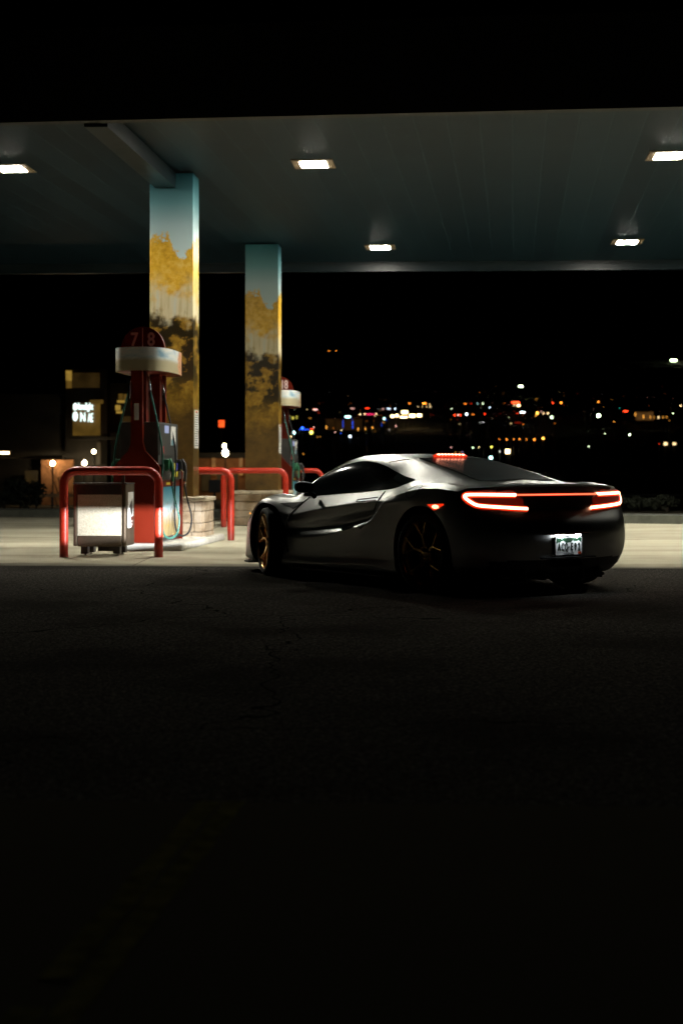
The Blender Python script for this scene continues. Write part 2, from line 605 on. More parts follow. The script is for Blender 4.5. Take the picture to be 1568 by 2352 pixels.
# ------------------------------------------------------------------ columns with printed autumn picture
def print_mat():
    m = bpy.data.materials.new('printed_autumn_picture')
    m.use_nodes = True
    k = NT(m)
    o = k.obj()
    x = k.xyz(o)
    u = k.m('ADD', x[0], k.m('MULTIPLY', x[1], .8))
    z = x[2]
    p = k.comb(u, 0, z)
    n1 = k.noise(p, 3.2, 5, .6)
    n2 = k.noise(p, 9, 7, .68, .1)
    n3 = k.noise(k.comb(k.m('MULTIPLY', u, 5), 0, k.m('MULTIPLY', z, .55)), 2.2, 4, .6)
    n4 = k.noise(k.comb(k.m('MULTIPLY', u, 1), 0, k.m('MULTIPLY', z, 1.3)), 2.7, 7, .62, .15)
    sky_c = k.ramp(k.sstep(z, 4.05, 5.45), [(0, (.58, .72, .72)), (.35, (.46, .64, .67)), (.7, (.20, .45, .50)), (1, (.05, .22, .28))])  # sky lightened in colour to make up for weak lamp light
    # tree line: a notch left of the middle, taller on the right
    thr = k.m('ADD', 4.06, k.m('MULTIPLY', k.m('MINIMUM', k.m('ABSOLUTE', k.m('ADD', u, .03)), .20), 1.9))
    thr = k.m('ADD', thr, k.m('MULTIPLY', k.m('SUBTRACT', n2, .5), .55))
    thr = k.m('ADD', thr, k.m('MULTIPLY', k.m('SUBTRACT', n1, .5), .5))
    tree = k.sstep(k.m('SUBTRACT', thr, z), -.02, .03)
    gold = k.ramp(n2, [(.25, (.40, .19, .012)), (.5, (.72, .42, .035)), (.75, (.85, .62, .18))])
    pale = k.ramp(n3, [(.3, (.48, .40, .20)), (.5, (.68, .60, .38)), (.72, (.58, .62, .56))])
    gold = k.mix(k.m('MULTIPLY', k.sstep(n1, .42, .6), k.sstep(z, 4.0, 3.55)), gold, pale)
    c = k.mix(tree, sky_c, gold)
    mid = k.sstep(k.m('ADD', z, k.m('MULTIPLY', n4, .8)), 4.15, 3.85)
    c = k.mix(mid, c, pale)
    # bushes and dark evergreens
    och = k.ramp(n2, [(.25, (.09, .05, .010)), (.5, (.32, .18, .02)), (.78, (.66, .43, .08))])
    och = k.mix(k.m('MULTIPLY', k.sstep(n4, .45, .53), k.m('MULTIPLY', k.sstep(z, 3.6, 3.2), k.sstep(z, 1.9, 2.5))), och, (.022, .015, .005))
    c = k.mix(k.sstep(k.m('ADD', z, k.m('MULTIPLY', n1, 1.2)), 4.0, 3.78), c, och)
    low = k.ramp(n4, [(.3, (.05, .030, .010)), (.6, (.15, .09, .024)), (.8, (.26, .155, .04))])  # foot of the picture darkened in colour for the lamp falloff
    c = k.mix(k.sstep(k.m('ADD', z, k.m('MULTIPLY', n4, .9)), 2.7, 2.1), c, low)
    k.put(k.b.inputs['Base Color'], c)
    k.b.inputs['Roughness'].default_value = .28
    k.b.inputs['Specular IOR Level'].default_value = .5
    return m


M['print'] = print_mat()


def stone_mat():
    m = bpy.data.materials.new('stacked_sandstone')
    m.use_nodes = True
    k = NT(m)
    o = k.obj()
    x = k.xyz(o)
    n = k.noise(o, 4, 4, .6)
    c = k.ramp(n, [(.3, (.22, .145, .08)), (.5, (.40, .30, .19)), (.75, (.52, .44, .33))])
    k.put(k.b.inputs['Base Color'], c)
    k.b.inputs['Roughness'].default_value = .88
    k.bump(k.noise(o, 18, 5, .65), .8, .03)
    return m


M['stone'] = stone_mat()
M['sticker'] = mat('white_notice', (.75, .75, .72), .4, 0, .04, 4)
M['stickerink'] = mat('notice_ink', (.10, .10, .10), .6)
M['stickered'] = mat('notice_red', (.6, .10, .05), .6)


def make_column(label, loc):
    t = thing('canopy_column', label, 'column', loc, R(-5), 'printed canopy columns on stone plinths')
    MB().box((0, 0, .63 + (ZC - .655) / 2), (.64, .44, ZC - .655), bev=.012).build('shaft', M['print'], t)
    st = MB()
    rnd = random.Random(3)
    z = .012
    for hgt in (.16, .13, .17, .135):
        for (ax, n, half, other) in (('x', 3, .48, -.36), ('x', 3, .48, .36), ('y', 2, .36, .48), ('y', 2, .36, -.48)):
            cuts = [-half] + sorted(-half + 2 * half * (i + rnd.uniform(.3, .7)) / n for i in range(1, n)) + [half]
            for c0, c1 in zip(cuts[:-1], cuts[1:]):
                th = .09 + rnd.uniform(0, .035)
                c = (c0 + c1) / 2
                sg = 1 if other > 0 else -1
                if ax == 'x':
                    st.box((c, other - sg * .045 + sg * th * .25, z + hgt / 2), (c1 - c0 - .006, th, hgt - .006), bev=.014)
                else:
                    st.box((other - sg * .045 + sg * th * .25, c, z + hgt / 2), (th, c1 - c0 - .012, hgt - .006), bev=.014)
        z += hgt
    st.box((0, 0, .31), (.84, .60, .6))
    st.build('plinth', M['stone'], t)
    cp = MB()
    for i in range(3):
        cp.box((-.36 + .36 * i, 0, .642 + rnd.uniform(-.004, .004)), (.355, .86, .062), bev=.018)
    cp.build('plinth_cap', M['stonecap'], t)
    nb = MB()
    nb.box((.3235, 0, 1.66), (.004, .30, .56))
    for i in range(15):
        nb.box((.3265, rnd.uniform(-.02, .01), 1.90 - i * .034), (.003, rnd.uniform(.17, .24), .010), mi=1)
    nb.box((.3265, 0, 1.915), (.003, .12, .030), mi=2)
    nb.build('notice', [M['sticker'], M['stickerink'], M['stickered']], t)
    return t


col0 = make_column('nearer canopy column with bright gold autumn print, behind the red fuel dispenser', (-2.445, 20.85, 0))
col1 = copy_tree(col0)
col1.location = (-1.50, 27.35, 0)
col1['label'] = 'farther canopy column with darker autumn print, rising above the car bonnet'


# ------------------------------------------------------------------ pipe guards
def guard_path(wd, hgt, r=.16):
    pts = [(-wd / 2, 0, 0), (-wd / 2, 0, hgt * .45), (-wd / 2, 0, hgt - r)]
    for i in range(1, 9):
        a = math.pi / 2 * i / 8
        pts.append((-wd / 2 + r - r * math.cos(a), 0, hgt - r + r * math.sin(a)))
    pts.append((0, 0, hgt))
    for i in range(0, 9):
        a = math.pi / 2 * (1 - i / 8)
        pts.append((wd / 2 - r + r * math.cos(a), 0, hgt - r + r * math.sin(a)))
    pts += [(wd / 2, 0, hgt * .45), (wd / 2, 0, 0)]
    return pts


GP = guard_path(1.145, 1.045)
g0 = tag(MB().tube(GP, .0525, 20).build('pipe_guard', M['guard']), 'faded red pipe guard hoop in front of the waste bin', 'guard rail',
         'red pipe guards at the island ends')
g0.location = (-2.78, 17.18, .008)
for (x, y, lb, wd) in ((-2.23, 21.35, 'red pipe guard hoop emerging from behind the nearer column', 1),
                       (-1.597, 26.2, 'red pipe guard hoop standing in front of the farther column', 1),
                       (-.99, 30.4, 'red pipe guard hoop farthest back, just left of the car windscreen', 1)):
    c = g0.copy()
    COL.objects.link(c)
    c.location = (x, y, .008)
    c.rotation_euler.z = R(-2)
    c['label'] = lb

# islands
for i, (x, y, ln, lb) in enumerate(((-2.47, 20.05, 3.0, 'low concrete pump island under the nearer dispenser and column'),
                                    (-1.35, 28.6, 3.2, 'low concrete pump island under the farther dispenser and column'))):
    o = MB().box((0, 0, .052), (1.12, ln, .10), bev=.035).build('pump_island', M['islandc'], None, (x, y, .004), R(-6))
    tag(o, lb, 'island', 'concrete pump islands')

# ------------------------------------------------------------------ waste bin with aggregate panel
def aggregate_mat():
    m = bpy.data.materials.new('exposed_aggregate')
    m.use_nodes = True
    k = NT(m)
    o = k.obj()
    vo = k.n('ShaderNodeTexVoronoi')
    k.put(vo.inputs['Vector'], o)
    vo.inputs['Scale'].default_value = 190
    bw = k.n('ShaderNodeSeparateColor')
    k.put(bw.inputs[0], vo.outputs['Color'])
    c = k.ramp(bw.outputs[0], [(.1, (.36, .32, .22)), (.5, (.50, .46, .34)), (.9, (.62, .58, .46))])
    k.put(k.b.inputs['Base Color'], c)
    k.b.inputs['Roughness'].default_value = .85
    k.bump(vo.outputs['Distance'], .6, .008)
    return m


M['agg'] = aggregate_mat()
bin_ = thing('waste_bin', 'waste bin with pebbled stone panel in a steel frame behind the red guard', 'waste bin', (-2.945, 17.66, .008), R(-4))
W2, D2 = .33, .235
MB().box((0, -D2 + .012, .50), (.545, .03, .50)).build('aggregate_panel', M['agg'], bin_)
fr = MB()
for sx in (-1, 1):
    fr.box((sx * (W2 - .028), -D2 + .02, .50), (.055, .062, .76), bev=.02)
    fr.box((sx * (W2 - .028), D2 - .02, .50), (.055, .062, .76), bev=.02)
fr.box((0, -D2 + .014, .18), (2 * W2 - .116, .046, .13), bev=.006)
fr.box((0, D2 - .014, .18), (2 * W2 - .116, .046, .13), bev=.006)
for sx in (-1, 1):
    fr.box((sx * (W2 - .02), 0, .50), (.03, 2 * D2 - .105, .755))
fr.build('frame', M['steel'], bin_)
tp = MB()
tp.box((0, -D2 + .016, .815), (2 * W2 - .116, .05, .12), bev=.006)
tp.box((0, 0, .889), (2 * W2 + .012, 2 * D2 + .012, .016), bev=.006)
tp.build('top_rail', M['dsteel'], bin_)
for sx in (-1, 1):
    for sy in (-1, 1):
        ft = MB()
        ft.box((sx * .20, sy * .15, .072), (.085, .10, .094))
        ft.tube([(sx * .20, sy * .15, 0.004), (sx * .20, sy * .15, .03)], .008, 8)
        ft.lathe([(0, .004), (.022, .004), (.02, .012), (0, .016)], (sx * .20, sy * .15, 0), seg=10)
        ft.build('foot', M['dsteel'], bin_)

MB().box((.03, .06, .085), (.19, .20, .07)).build('drain_tray', M['dsteel'], bin_)
ps = MB()
ps.box((.285, -D2 + .03, .99), (.04, .04, .19), bev=.006)
ps.build('corner_post', M['dsteel'], bin_)
ads = MB()
ads.box((W2 - .002, .02, .56), (.004, .30, .44), mi=0)
ads.prism([(-.08, .60), (.11, .70), (.11, .52), (-.01, .47), (-.08, .50)], W2 + .001, W2 + .003, 'YZ', 1)
ads.prism([(-.10, .58), (-.04, .60), (-.02, .50), (-.07, .44), (-.11, .48)], W2 + .0032, W2 + .005, 'YZ', 2)
ads.prism([(.02, .47), (.16, .48), (.16, .34), (.06, .34)], W2 + .001, W2 + .003, 'YZ', 3)
for i, (zz, a, b) in enumerate(((.42, -.11, .12), (.38, -.11, .10), (.355, -.02, .06))):
    ads.box((W2 + .004, (a + b) / 2, zz), (.003, b - a, .018), mi=2)
ads.build('advert', [M['sticker'], M['grey'], M['white'], M['dred']], bin_)

# ------------------------------------------------------------------ fuel dispensers
def ring_mat():
    m = bpy.data.materials.new('printed_sky_band')
    m.use_nodes = True
    k = NT(m)
    o = k.obj()
    x = k.xyz(o)
    n = k.noise(k.comb(k.m('MULTIPLY', x[1], 1), x[0], k.m('MULTIPLY', x[2], 3)), 2.4, 5, .6, .5)
    c = k.ramp(n, [(.32, (.22, .38, .50)), (.46, (.58, .65, .66)), (.62, (.80, .79, .72))])
    c = k.mix(k.sstep(k.m('ADD', x[2], k.m('MULTIPLY', n, .06)), 2.47, 2.41), c, (.45, .40, .26))
    can_ = k.m('MULTIPLY', k.sstep(k.m('ADD', x[1], k.m('MULTIPLY', n, .35)), .24, .34), k.m('GREATER_THAN', x[0], 0))
    c = k.mix(can_, c, k.ramp(k.noise(k.comb(k.m('MULTIPLY', x[1], 6), 0, k.m('MULTIPLY', x[2], 12)), 2, 4), [(.3, (.35, .20, .09)), (.6, (.72, .36, .20)), (.8, (.8, .62, .35))]))
    k.put(k.b.inputs['Base Color'], c)
    k.b.inputs['Roughness'].default_value = .28
    return m


def poster_mat():
    m = bpy.data.materials.new('printed_lake_poster')
    m.use_nodes = True
    k = NT(m)
    x = k.xyz(k.obj())
    n = k.noise(k.comb(k.m('MULTIPLY', x[1], 3), 0, k.m('MULTIPLY', x[2], 3)), 2.3, 5, .65, .5)
    c = k.ramp(k.sstep(k.m('ADD', x[2], k.m('MULTIPLY', n, .12)), .25, .85), [(0, (.35, .27, .12)), (.15, (.45, .42, .36)), (.35, (.50, .62, .66)), (.65, (.22, .50, .62)), (1, (.02, .22, .34))])
    c = k.mix(k.m('MULTIPLY', k.sstep(n, .58, .66), k.sstep(x[2], .6, .45)), c, (.62, .36, .06))
    c = k.mix(k.m('MULTIPLY', k.sstep(k.noise(k.comb(k.m('MULTIPLY', x[1], 5), 0, x[2]), 6, 4), .58, .66), k.sstep(x[2], .62, .5)), c, (.16, .07, .04))
    k.put(k.b.inputs['Base Color'], c)
    k.b.inputs['Roughness'].default_value = .3
    return m


M['ring'] = ring_mat()
M['poster'] = poster_mat()
M['screen'] = emis('pump_display', (.55, .62, .95), .55, False)
M['yellow'] = mat('yellow_decal', (.60, .50, .03), .4)
M['blue'] = mat('blue_decal', (.05, .07, .45), .4)
M['redd'] = mat('red_decal', (.50, .02, .02), .4)
M['skyb'] = mat('pale_blue_decal', (.25, .50, .62), .4)


def text_mesh(body, size, extr=.004, spacing=1.0, align='CENTER'):
    cu = bpy.data.curves.new('lettering', 'FONT')
    cu.body = body
    cu.size = size
    cu.extrude = extr
    cu.align_x = align
    cu.align_y = 'CENTER'
    cu.space_character = spacing
    cu.resolution_u = 3
    o = bpy.data.objects.new('lettering', cu)
    COL.objects.link(o)
    dg = bpy.context.evaluated_depsgraph_get()
    me = bpy.data.meshes.new_from_object(o.evaluated_get(dg))
    bpy.data.objects.remove(o)
    return me


def text_into(mb, body, size, Mx, mi=0, extr=.004, sx=1.0, bold=0.0):
    """letters as geometry: text plane XY mapped through Mx"""
    me = text_mesh(body, size, extr)
    off = [(0, 0)] if bold == 0 else [(0, 0), (bold, 0), (-bold, 0), (0, bold), (0, -bold)]
    for i, (dx, dy) in enumerate(off):
        mb.add([Mx @ Vector((v.co.x * sx + dx, v.co.y + dy, v.co.z - i * .0004)) for v in me.vertices], [tuple(p.vertices) for p in me.polygons], mi)
    bpy.data.meshes.remove(me)


FRONT = Matrix.Rotation(R(90), 4, 'X')                  # text facing -Y


def stadium(a, b, n=14):
    """rounded outline half width a, half length b, counter-clockwise"""
    pts = []
    e = 3.0
    for i in range(64):
        q = 2 * math.pi * i / 64
        c, s = math.cos(q), math.sin(q)
        pts.append((a * math.copysign(abs(c) ** (2 / e), c), b * math.copysign(abs(s) ** (2 / e), s)))
    return pts


def make_dispenser(label, loc, rz, left, right):
    t = thing('fuel_dispenser', label, 'fuel dispenser', loc, rz, 'two sided fuel dispensers with round number toppers')
    L = .60                                             # half length along the island
    hw = .31
    for (y0, y1, nm) in ((-L - .05, -L + .02, 'end_panel'), (L - .02, L + .05, 'end_panel')):
        pr = []
        for (xx, zz) in ((hw, .0), (hw, .98), (.28, 1.03), (.11, 1.21), (.078, 1.32), (.076, 2.30)):
            pr.append((xx, zz))
        poly = pr + [(-xx, zz) for xx, zz in reversed(pr)]
        MB().prism(poly, y0, y1, 'XZ').build(nm, M['dred'], t)
    cb = MB()
    cb.box((0, 0, .50), (.56, 2 * L - .05, .96), bev=.012)
    cb.box((0, .02, 1.28), (.52, 2 * L - .12, .62), bev=.012)
    cb.build('cabinet', M['grey'], t)
    for yy in (.36, -.36):
        MB().box((0, yy, 1.93), (.14, .12, .75)).build('mast', M['dred'], t)
    out = stadium(.375, .70)
    n = len(out)
    rg = MB()
    rg.add([(x, y, 2.255) for x, y in out] + [(x, y, 2.565) for x, y in out], [(i, (i + 1) % n, n + (i + 1) % n, n + i) for i in range(n)], 0, True)
    rg.build('topper_band', M['ring'], t)
    ls = MB()
    ls.add([(x * .985, y * .99, 2.27) for x, y in out], [tuple(range(n))])
    ls.add([(x * .99, y * .99, 2.56) for x, y in out], [tuple(range(n))])
    ls.build('topper_tray', M['dred'], t)
    arc = [(.295 * math.cos(math.pi * i / 28), 2.57 + .295 * math.sin(math.pi * i / 28)) for i in range(29)]
    sg = MB().prism(arc, -.34, -.28, 'XZ').build('number_sign', M['dred'], t)
    nm = MB()
    for s_, txt in ((-1, left), (1, right)):
        text_into(nm, txt, .25, Matrix.Translation((s_ * .115, -.3425, 2.685)) @ FRONT, 0, .002, .82 if len(txt) == 1 else .62, .006)
        text_into(nm, txt, .25, Matrix.Translation((-s_ * .115, -.2775, 2.685)) @ Matrix.Rotation(math.pi, 4, 'Z') @ FRONT, 0, .002, .82, .006)
    nm.box((0, -.3425, 2.71), (.010, .004, .27))
    nm.box((0, -.2775, 2.71), (.010, .004, .27))
    nm.build('number', M['pink'], sg)
    # the two pump faces
    for s_ in (1, -1):
        f = MB()
        xf = s_ * .283
        f.box((xf, 0, .40), (.012, 1.06, .66))
        f.build('poster_door', M['poster'], t)
        f = MB()
        f.box((xf, 0, .775), (.014, 1.08, .075), mi=0)
        f.box((xf + s_ * .008, -.12, .775), (.004, .20, .030), mi=1)
        f.build('brand_strip', [M['dred'], M['yellow']], t)
        f = MB()
        f.box((xf + s_ * .008, .02, .93), (.055, 1.02, .20), mi=0, bev=.015)
        for j, mi in enumerate((1, 2, 3, 4)):
            f.box((xf + s_ * .037, .02 + j * .11, 1.00), (.006, .09, .10), mi=mi)
        f.box((xf + s_ * .037, .20, .90), (.006, .24, .07), mi=2)
        f.build('grade_panel', [M['black'], M['gnoz'], M['yellow'], M['blue'], M['redd']], t)
        f = MB()
        f.box((s_ * .265, .0, 1.36), (.02, 1.0, .42), mi=0, bev=.008)
        f.box((s_ * .277, -.14, 1.50), (.006, .22, .10), mi=1)
        f.box((s_ * .277, .22, 1.42), (.006, .26, .26), mi=2)
        f.box((s_ * .279, .20, 1.33), (.006, .16, .08), mi=3)
        f.box((s_ * .277, -.36, 1.22), (.006, .12, .10), mi=4)
        f.build('display_panel', [M['grey'], M['screen'], M['sticker'], M['skyb'], M['redd']], t)
        # nozzles, boots and hoses
        for j, (yy, mt) in enumerate(((-.34, 'gnoz'), (.38, 'black'))):
            nz = MB()
            nz.box((xf + s_ * .045, yy, 1.02), (.10, .15, .16), mi=0, bev=.03)
            nz.tube([(xf + s_ * .07, yy, 1.10), (xf + s_ * .11, yy, 1.03), (xf + s_ * .125, yy, .93), (xf + s_ * .12, yy, .80)], [.03, .034, .028, .022], 10, 0)
            nz.tube([(xf + s_ * .05, yy - .06, 1.00), (xf + s_ * .12, yy - .07, .93), (xf + s_ * .10, yy - .03, .84)], .008, 8, 1)
            nz.tube([(xf + s_ * .12, yy, .80), (xf + s_ * .118, yy, .74)], .020, 10, 1)
            nz.build('nozzle', [M[mt], M['chrome']], t)
            hs = MB()
            ctl = [(xf + s_ * .118, yy, .74), (xf + s_ * .15, yy + .02, .55), (xf + s_ * .20, yy + .06, .30), (xf + s_ * .17, yy + .02, .10), (xf + s_ * .09, yy - .14, .06),
                   (xf + s_ * .05, yy - .28, .22), (xf + s_ * .035, yy - .24, .75), (xf + s_ * .03, yy - .20, 1.25), (s_ * .14, yy - .16, 2.02)]
            pts = spline(ctl, 8)
            hs.tube(pts, .013, 10)
            hs.build('hose', M['ghose'] if j == 0 else M['rubber'], t)
            MB().tube([(s_ * .145, yy - .16, 1.90), (s_ * .14, yy - .16, 1.96), (s_ * .14, yy - .16, 2.0), (s_ * .135, yy - .16, 2.10), (s_ * .07, yy - .08, 2.24)],
                      [.018, .022, .022, .016, .014], 10).build('hose_swivel', M['chrome'], t)
    # the receipt box with its small awning
    MB().box((0, -L - .056, 1.72), (.06, .012, .22), bev=.003).build('badge', M['sticker'], t)
    return t


def spline(ctl, k=8):
    pts = [Vector(p) for p in ctl]
    out = []
    n = len(pts)
    for i in range(n - 1):
        p0, p1, p2, p3 = pts[max(i - 1, 0)], pts[i], pts[i + 1], pts[min(i + 2, n - 1)]
        for j in range(k):
            t = j / k
            out.append(.5 * ((2 * p1) + (p2 - p0) * t + (2 * p0 - 5 * p1 + 4 * p2 - p3) * t * t + (3 * p1 - p0 - 3 * p2 + p3) * t ** 3))
    out.append(pts[-1])
    return out


dispA = make_dispenser('red fuel dispenser numbered 7 and 8 in front of the nearer column', (-2.60, 19.25, .108), R(-7), '7', '8')
dispB = make_dispenser('red fuel dispenser numbered 17 and 18 half hidden behind the farther column', (-1.24, 29.25, .108), R(-6), '17', '18')

exec_car = True
# ------------------------------------------------------------------ the car
CO = Vector((1.469, 12.74, .006))
TH = R(34.5)
car = thing('sports_car', 'low satin grey sports car with lit red tail lights and gold wheels', 'car', CO, R(90) + TH)


def paint_mat():
    m = bpy.data.materials.new('satin_grey_paint')
    m.use_nodes = True
    k = NT(m)
    o = k.obj()
    fl = k.noise(o, 900, 2, .6)
    big = k.noise(o, 2.5, 4, .6)
    col = k.ramp(fl, [(.3, (.60, .61, .60)), (.7, (.74, .75, .735))])
    gl = k.n('ShaderNodeBsdfAnisotropic', distribution='BECKMANN')       # satin metal flake
    k.put(gl.inputs['Color'], col)
    k.put(gl.inputs['Roughness'], k.m('ADD', k.m('MULTIPLY', big, .04), .41))
    k.put(k.b.inputs['Base Color'], k.ramp(fl, [(.3, (.020, .021, .020)), (.7, (.034, .035, .033))]))
    k.b.inputs['Roughness'].default_value = .6
    k.b.inputs['Specular IOR Level'].default_value = .2
    mx = k.n('ShaderNodeMixShader')
    mx.inputs[0].default_value = .82
    k.t.links.new(k.b.outputs[0], mx.inputs[1])
    k.t.links.new(gl.outputs[0], mx.inputs[2])
    k.t.links.new(mx.outputs[0], k.t.nodes['Material Output'].inputs['Surface'])
    return m


M['paint_car'] = paint_mat()
M['glass'] = mat('dark_tinted_glass', (.006, .007, .008), .06, 0, .1, 2, spec=.6)
M['glassr'] = mat('rear_tinted_glass', (.010, .011, .013), .22, 0, .1, 2, spec=.6)
M['seam'] = mat('panel_gap', (.004, .004, .004), .8)
M['carbon'] = mat('black_lower_trim', (.010, .010, .010), .4, 0, .3, 60)
M['gold'] = mat('bronze_gold_rim', (.88, .54, .20), .22, 1.0, .12, 10)
M['disc'] = mat('brake_disc_iron', (.16, .15, .14), .35, 1.0, .15, 30)
M['caliper'] = mat('red_caliper', (.25, .02, .015), .4)
M['tl_core'] = emis('tail_light_core', (1, .38, .22), 8)
M['brake'] = emis('brake_led_core', (1, .36, .22), 7)
M['tl_bar'] = emis('tail_bar_core', (1, .14, .06), 2.4)
M['tl_red'] = emis('tail_light_halo', (1, .035, .006), 1.0)
M['tl_dim'] = emis('tail_light_lens', (1, .02, .004), .06, False)
M['marker'] = emis('side_marker_core', (1, .25, .12), 6)
M['amber'] = emis('amber_marker', (1, .42, .06), 1.2, False)
M['hl'] = emis('headlight_glow', (.9, .95, 1), 2.0)
M['lipred'] = mat('smoked_red_lens', (.05, .004, .003), .2)


def crv(tab):
    """smooth function through (x, value) pairs, no overshoot"""
    xs = np.array([p[0] for p in tab], float)
    ys = np.array([p[1] for p in tab], float)
    o = np.argsort(xs)
    xs, ys = xs[o], ys[o]
    d = np.diff(ys) / np.diff(xs)
    m = np.zeros(len(xs))
    m[0], m[-1] = d[0], d[-1]
    for i in range(1, len(xs) - 1):
        if d[i - 1] * d[i] > 0:
            h0, h1 = xs[i] - xs[i - 1], xs[i + 1] - xs[i]
            w1, w2 = 2 * h1 + h0, h1 + 2 * h0
            m[i] = (w1 + w2) / (w1 / d[i - 1] + w2 / d[i])

    def f(x):
        x = min(max(x, xs[0]), xs[-1])
        i = min(max(int(np.searchsorted(xs, x)) - 1, 0), len(xs) - 2)
        h = xs[i + 1] - xs[i]
        t = (x - xs[i]) / h
        return float((2 * t ** 3 - 3 * t * t + 1) * ys[i] + (t ** 3 - 2 * t * t + t) * h * m[i] + (-2 * t ** 3 + 3 * t * t) * ys[i + 1] + (t ** 3 - t * t) * h * m[i + 1])
    return f


ledge = [(-.45, .57), (0, .60), (.6, .60), (.87, .563), (1.11, .508), (1.45, .455), (1.81, .415), (2.1, .40), (2.63, .45), (3.05, .46)]
crease = [(-.45, .882), (-.12, .902), (.22, .868), (.40, .828), (.53, .800), (.61, .782), (1.03, .753), (1.40, .708), (1.8, .662), (2.22, .612), (2.45, .655), (2.63, .735), (2.85, .70), (3.05, .64)]
lz = crv(ledge)
cz = crv(crease)
YR = [None] * 15
ZR = [None] * 15
YR[1] = crv([(-.45, .70), (3.05, .64)])
ZR[1] = crv([(-.45, .15), (.4, .125), (3.05, .12)])
YR[2] = crv([(-.45, .85), (.4, .915), (2.1, .915), (3.05, .80)])
ZR[2] = crv([(-.45, .17), (.42, .130), (.74, .132), (1.33, .126), (2.13, .108), (3.05, .115)])
YR[3] = crv([(-.45, .935), (.42, .950), (1.3, .948), (2.1, .940), (3.05, .835)])
ZR[3] = crv([(-.45, .27), (.2, .16), (.42, .165), (.79, .196), (1.3, .178), (1.93, .152), (3.05, .16)])
YR[4] = crv([(-.45, .962), (.3, .95), (.7, .938), (1.2, .934), (2.0, .928), (2.63, .92), (3.05, .85)])
ZR[4] = crv([(-.45, .38), (.5, .27), (.9, .255), (1.9, .225), (2.63, .27), (3.05, .27)])
YR[5] = crv([(-.45, .967), (.3, .958), (.7, .938), (1.2, .930), (2.0, .922), (2.63, .925), (3.05, .855)])
ZR[5] = crv([(-.45, .47), (.3, .48), (.87, .46), (1.11, .42), (1.81, .335), (2.1, .33), (2.63, .37), (3.05, .37)])
YR[6] = crv([(-.45, .967), (.3, .965), (.6, .945), (.87, .938), (1.2, .930), (1.8, .918), (2.2, .915), (2.63, .93), (3.05, .855)])
ZR[6] = lz
YR[7] = crv([(-.45, .966), (.2, .968), (.5, .925), (.8, .868), (1.1, .868), (1.5, .882), (1.9, .885), (2.2, .890), (2.45, .925), (2.63, .935), (3.05, .85)])
ZR[7] = crv([(x, z + d) for (x, z), d in zip(ledge, (.09, .12, .09, .062, .07, .08, .09, .09, .14, .07))])
YR[8] = crv([(-.45, .958), (.1, .965), (.5, .935), (.7, .905), (1.1, .900), (1.6, .895), (2.0, .893), (2.2, .897), (2.42, .922), (2.63, .935), (3.05, .83)])
ZR[8] = crv([(-.45, .76), (0, .80), (.3, .765), (.53, .712), (.8, .69), (1.03, .67), (1.40, .62), (2.22, .55), (2.45, .59), (2.63, .69), (2.85, .65), (3.05, .58)])
YR[9] = crv([(-.45, .935), (-.12, .946), (.22, .946), (.45, .935), (.6, .912), (1.0, .905), (1.4, .900), (1.8, .888), (2.1, .880), (2.22, .882), (2.40, .905), (2.63, .918), (2.85, .87), (3.05, .80)])
ZR[9] = cz
YR[10] = crv([(-.45, .845), (-.13, .862), (.14, .86), (.35, .85), (.55, .835), (.8, .83), (1.4, .820), (1.8, .806), (2.0, .795), (2.31, .763), (2.6, .745), (2.85, .73), (3.05, .68)])
ZR[10] = crv([(-.45, .916), (-.13, .946), (.14, .934), (.30, .910), (.46, .888), (.79, .868), (1.35, .833), (1.78, .807), (2.0, .79), (2.31, .788), (2.49, .814), (2.66, .813), (2.86, .785), (3.05, .722)])
YR[11] = crv([(-.45, .68), (-.13, .72), (.1, .75), (.37, .735), (.72, .66), (1.2, .625), (1.7, .64), (2.0, .68), (2.15, .70), (2.35, .65), (2.63, .57), (3.05, .52)])
ZR[11] = crv([(-.45, .912), (-.13, .924), (.1, .935), (.37, .968), (.55, 1.005), (.72, 1.042), (.92, 1.105), (1.12, 1.137), (1.27, 1.147), (1.48, 1.131), (1.70, 1.084), (1.92, 1.012), (2.15, .905), (2.30, .815), (2.45, .790), (2.63, .785), (3.05, .705)])
YR[12] = crv([(-.45, .45), (-.2, .47), (.4, .48), (.83, .50), (1.2, .525), (1.7, .54), (2.15, .56), (2.4, .48), (2.63, .38), (3.05, .34)])
ZR[12] = crv([(-.45, .928), (-.22, .950), (.06, 1.011), (.38, 1.083), (.83, 1.157), (1.0, 1.176), (1.25, 1.187), (1.5, 1.176), (1.72, 1.132), (1.92, 1.062), (2.15, .952), (2.33, .835), (2.45, .785), (2.63, .762), (3.05, .690)])
YR[13] = crv([(-.45, .25), (.4, .27), (1.2, .29), (2.2, .30), (3.05, .2)])
ZR[13] = crv([(-.45, .930), (-.22, .955), (.06, 1.013), (.38, 1.087), (.83, 1.176), (1.0, 1.196), (1.25, 1.207), (1.5, 1.200), (1.75, 1.163), (1.95, 1.085), (2.15, .974), (2.35, .852), (2.47, .79), (2.63, .758), (3.05, .685)])
ZS = crv([(-.45, .93), (-.22, .957), (.06, 1.014), (.38, 1.088), (.83, 1.180), (1.0, 1.202), (1.25, 1.213), (1.5, 1.208), (1.75, 1.174), (1.95, 1.098), (2.15, .988), (2.35, .868), (2.49, .795), (2.63, .758), (3.05, .685), (3.4, .6)])

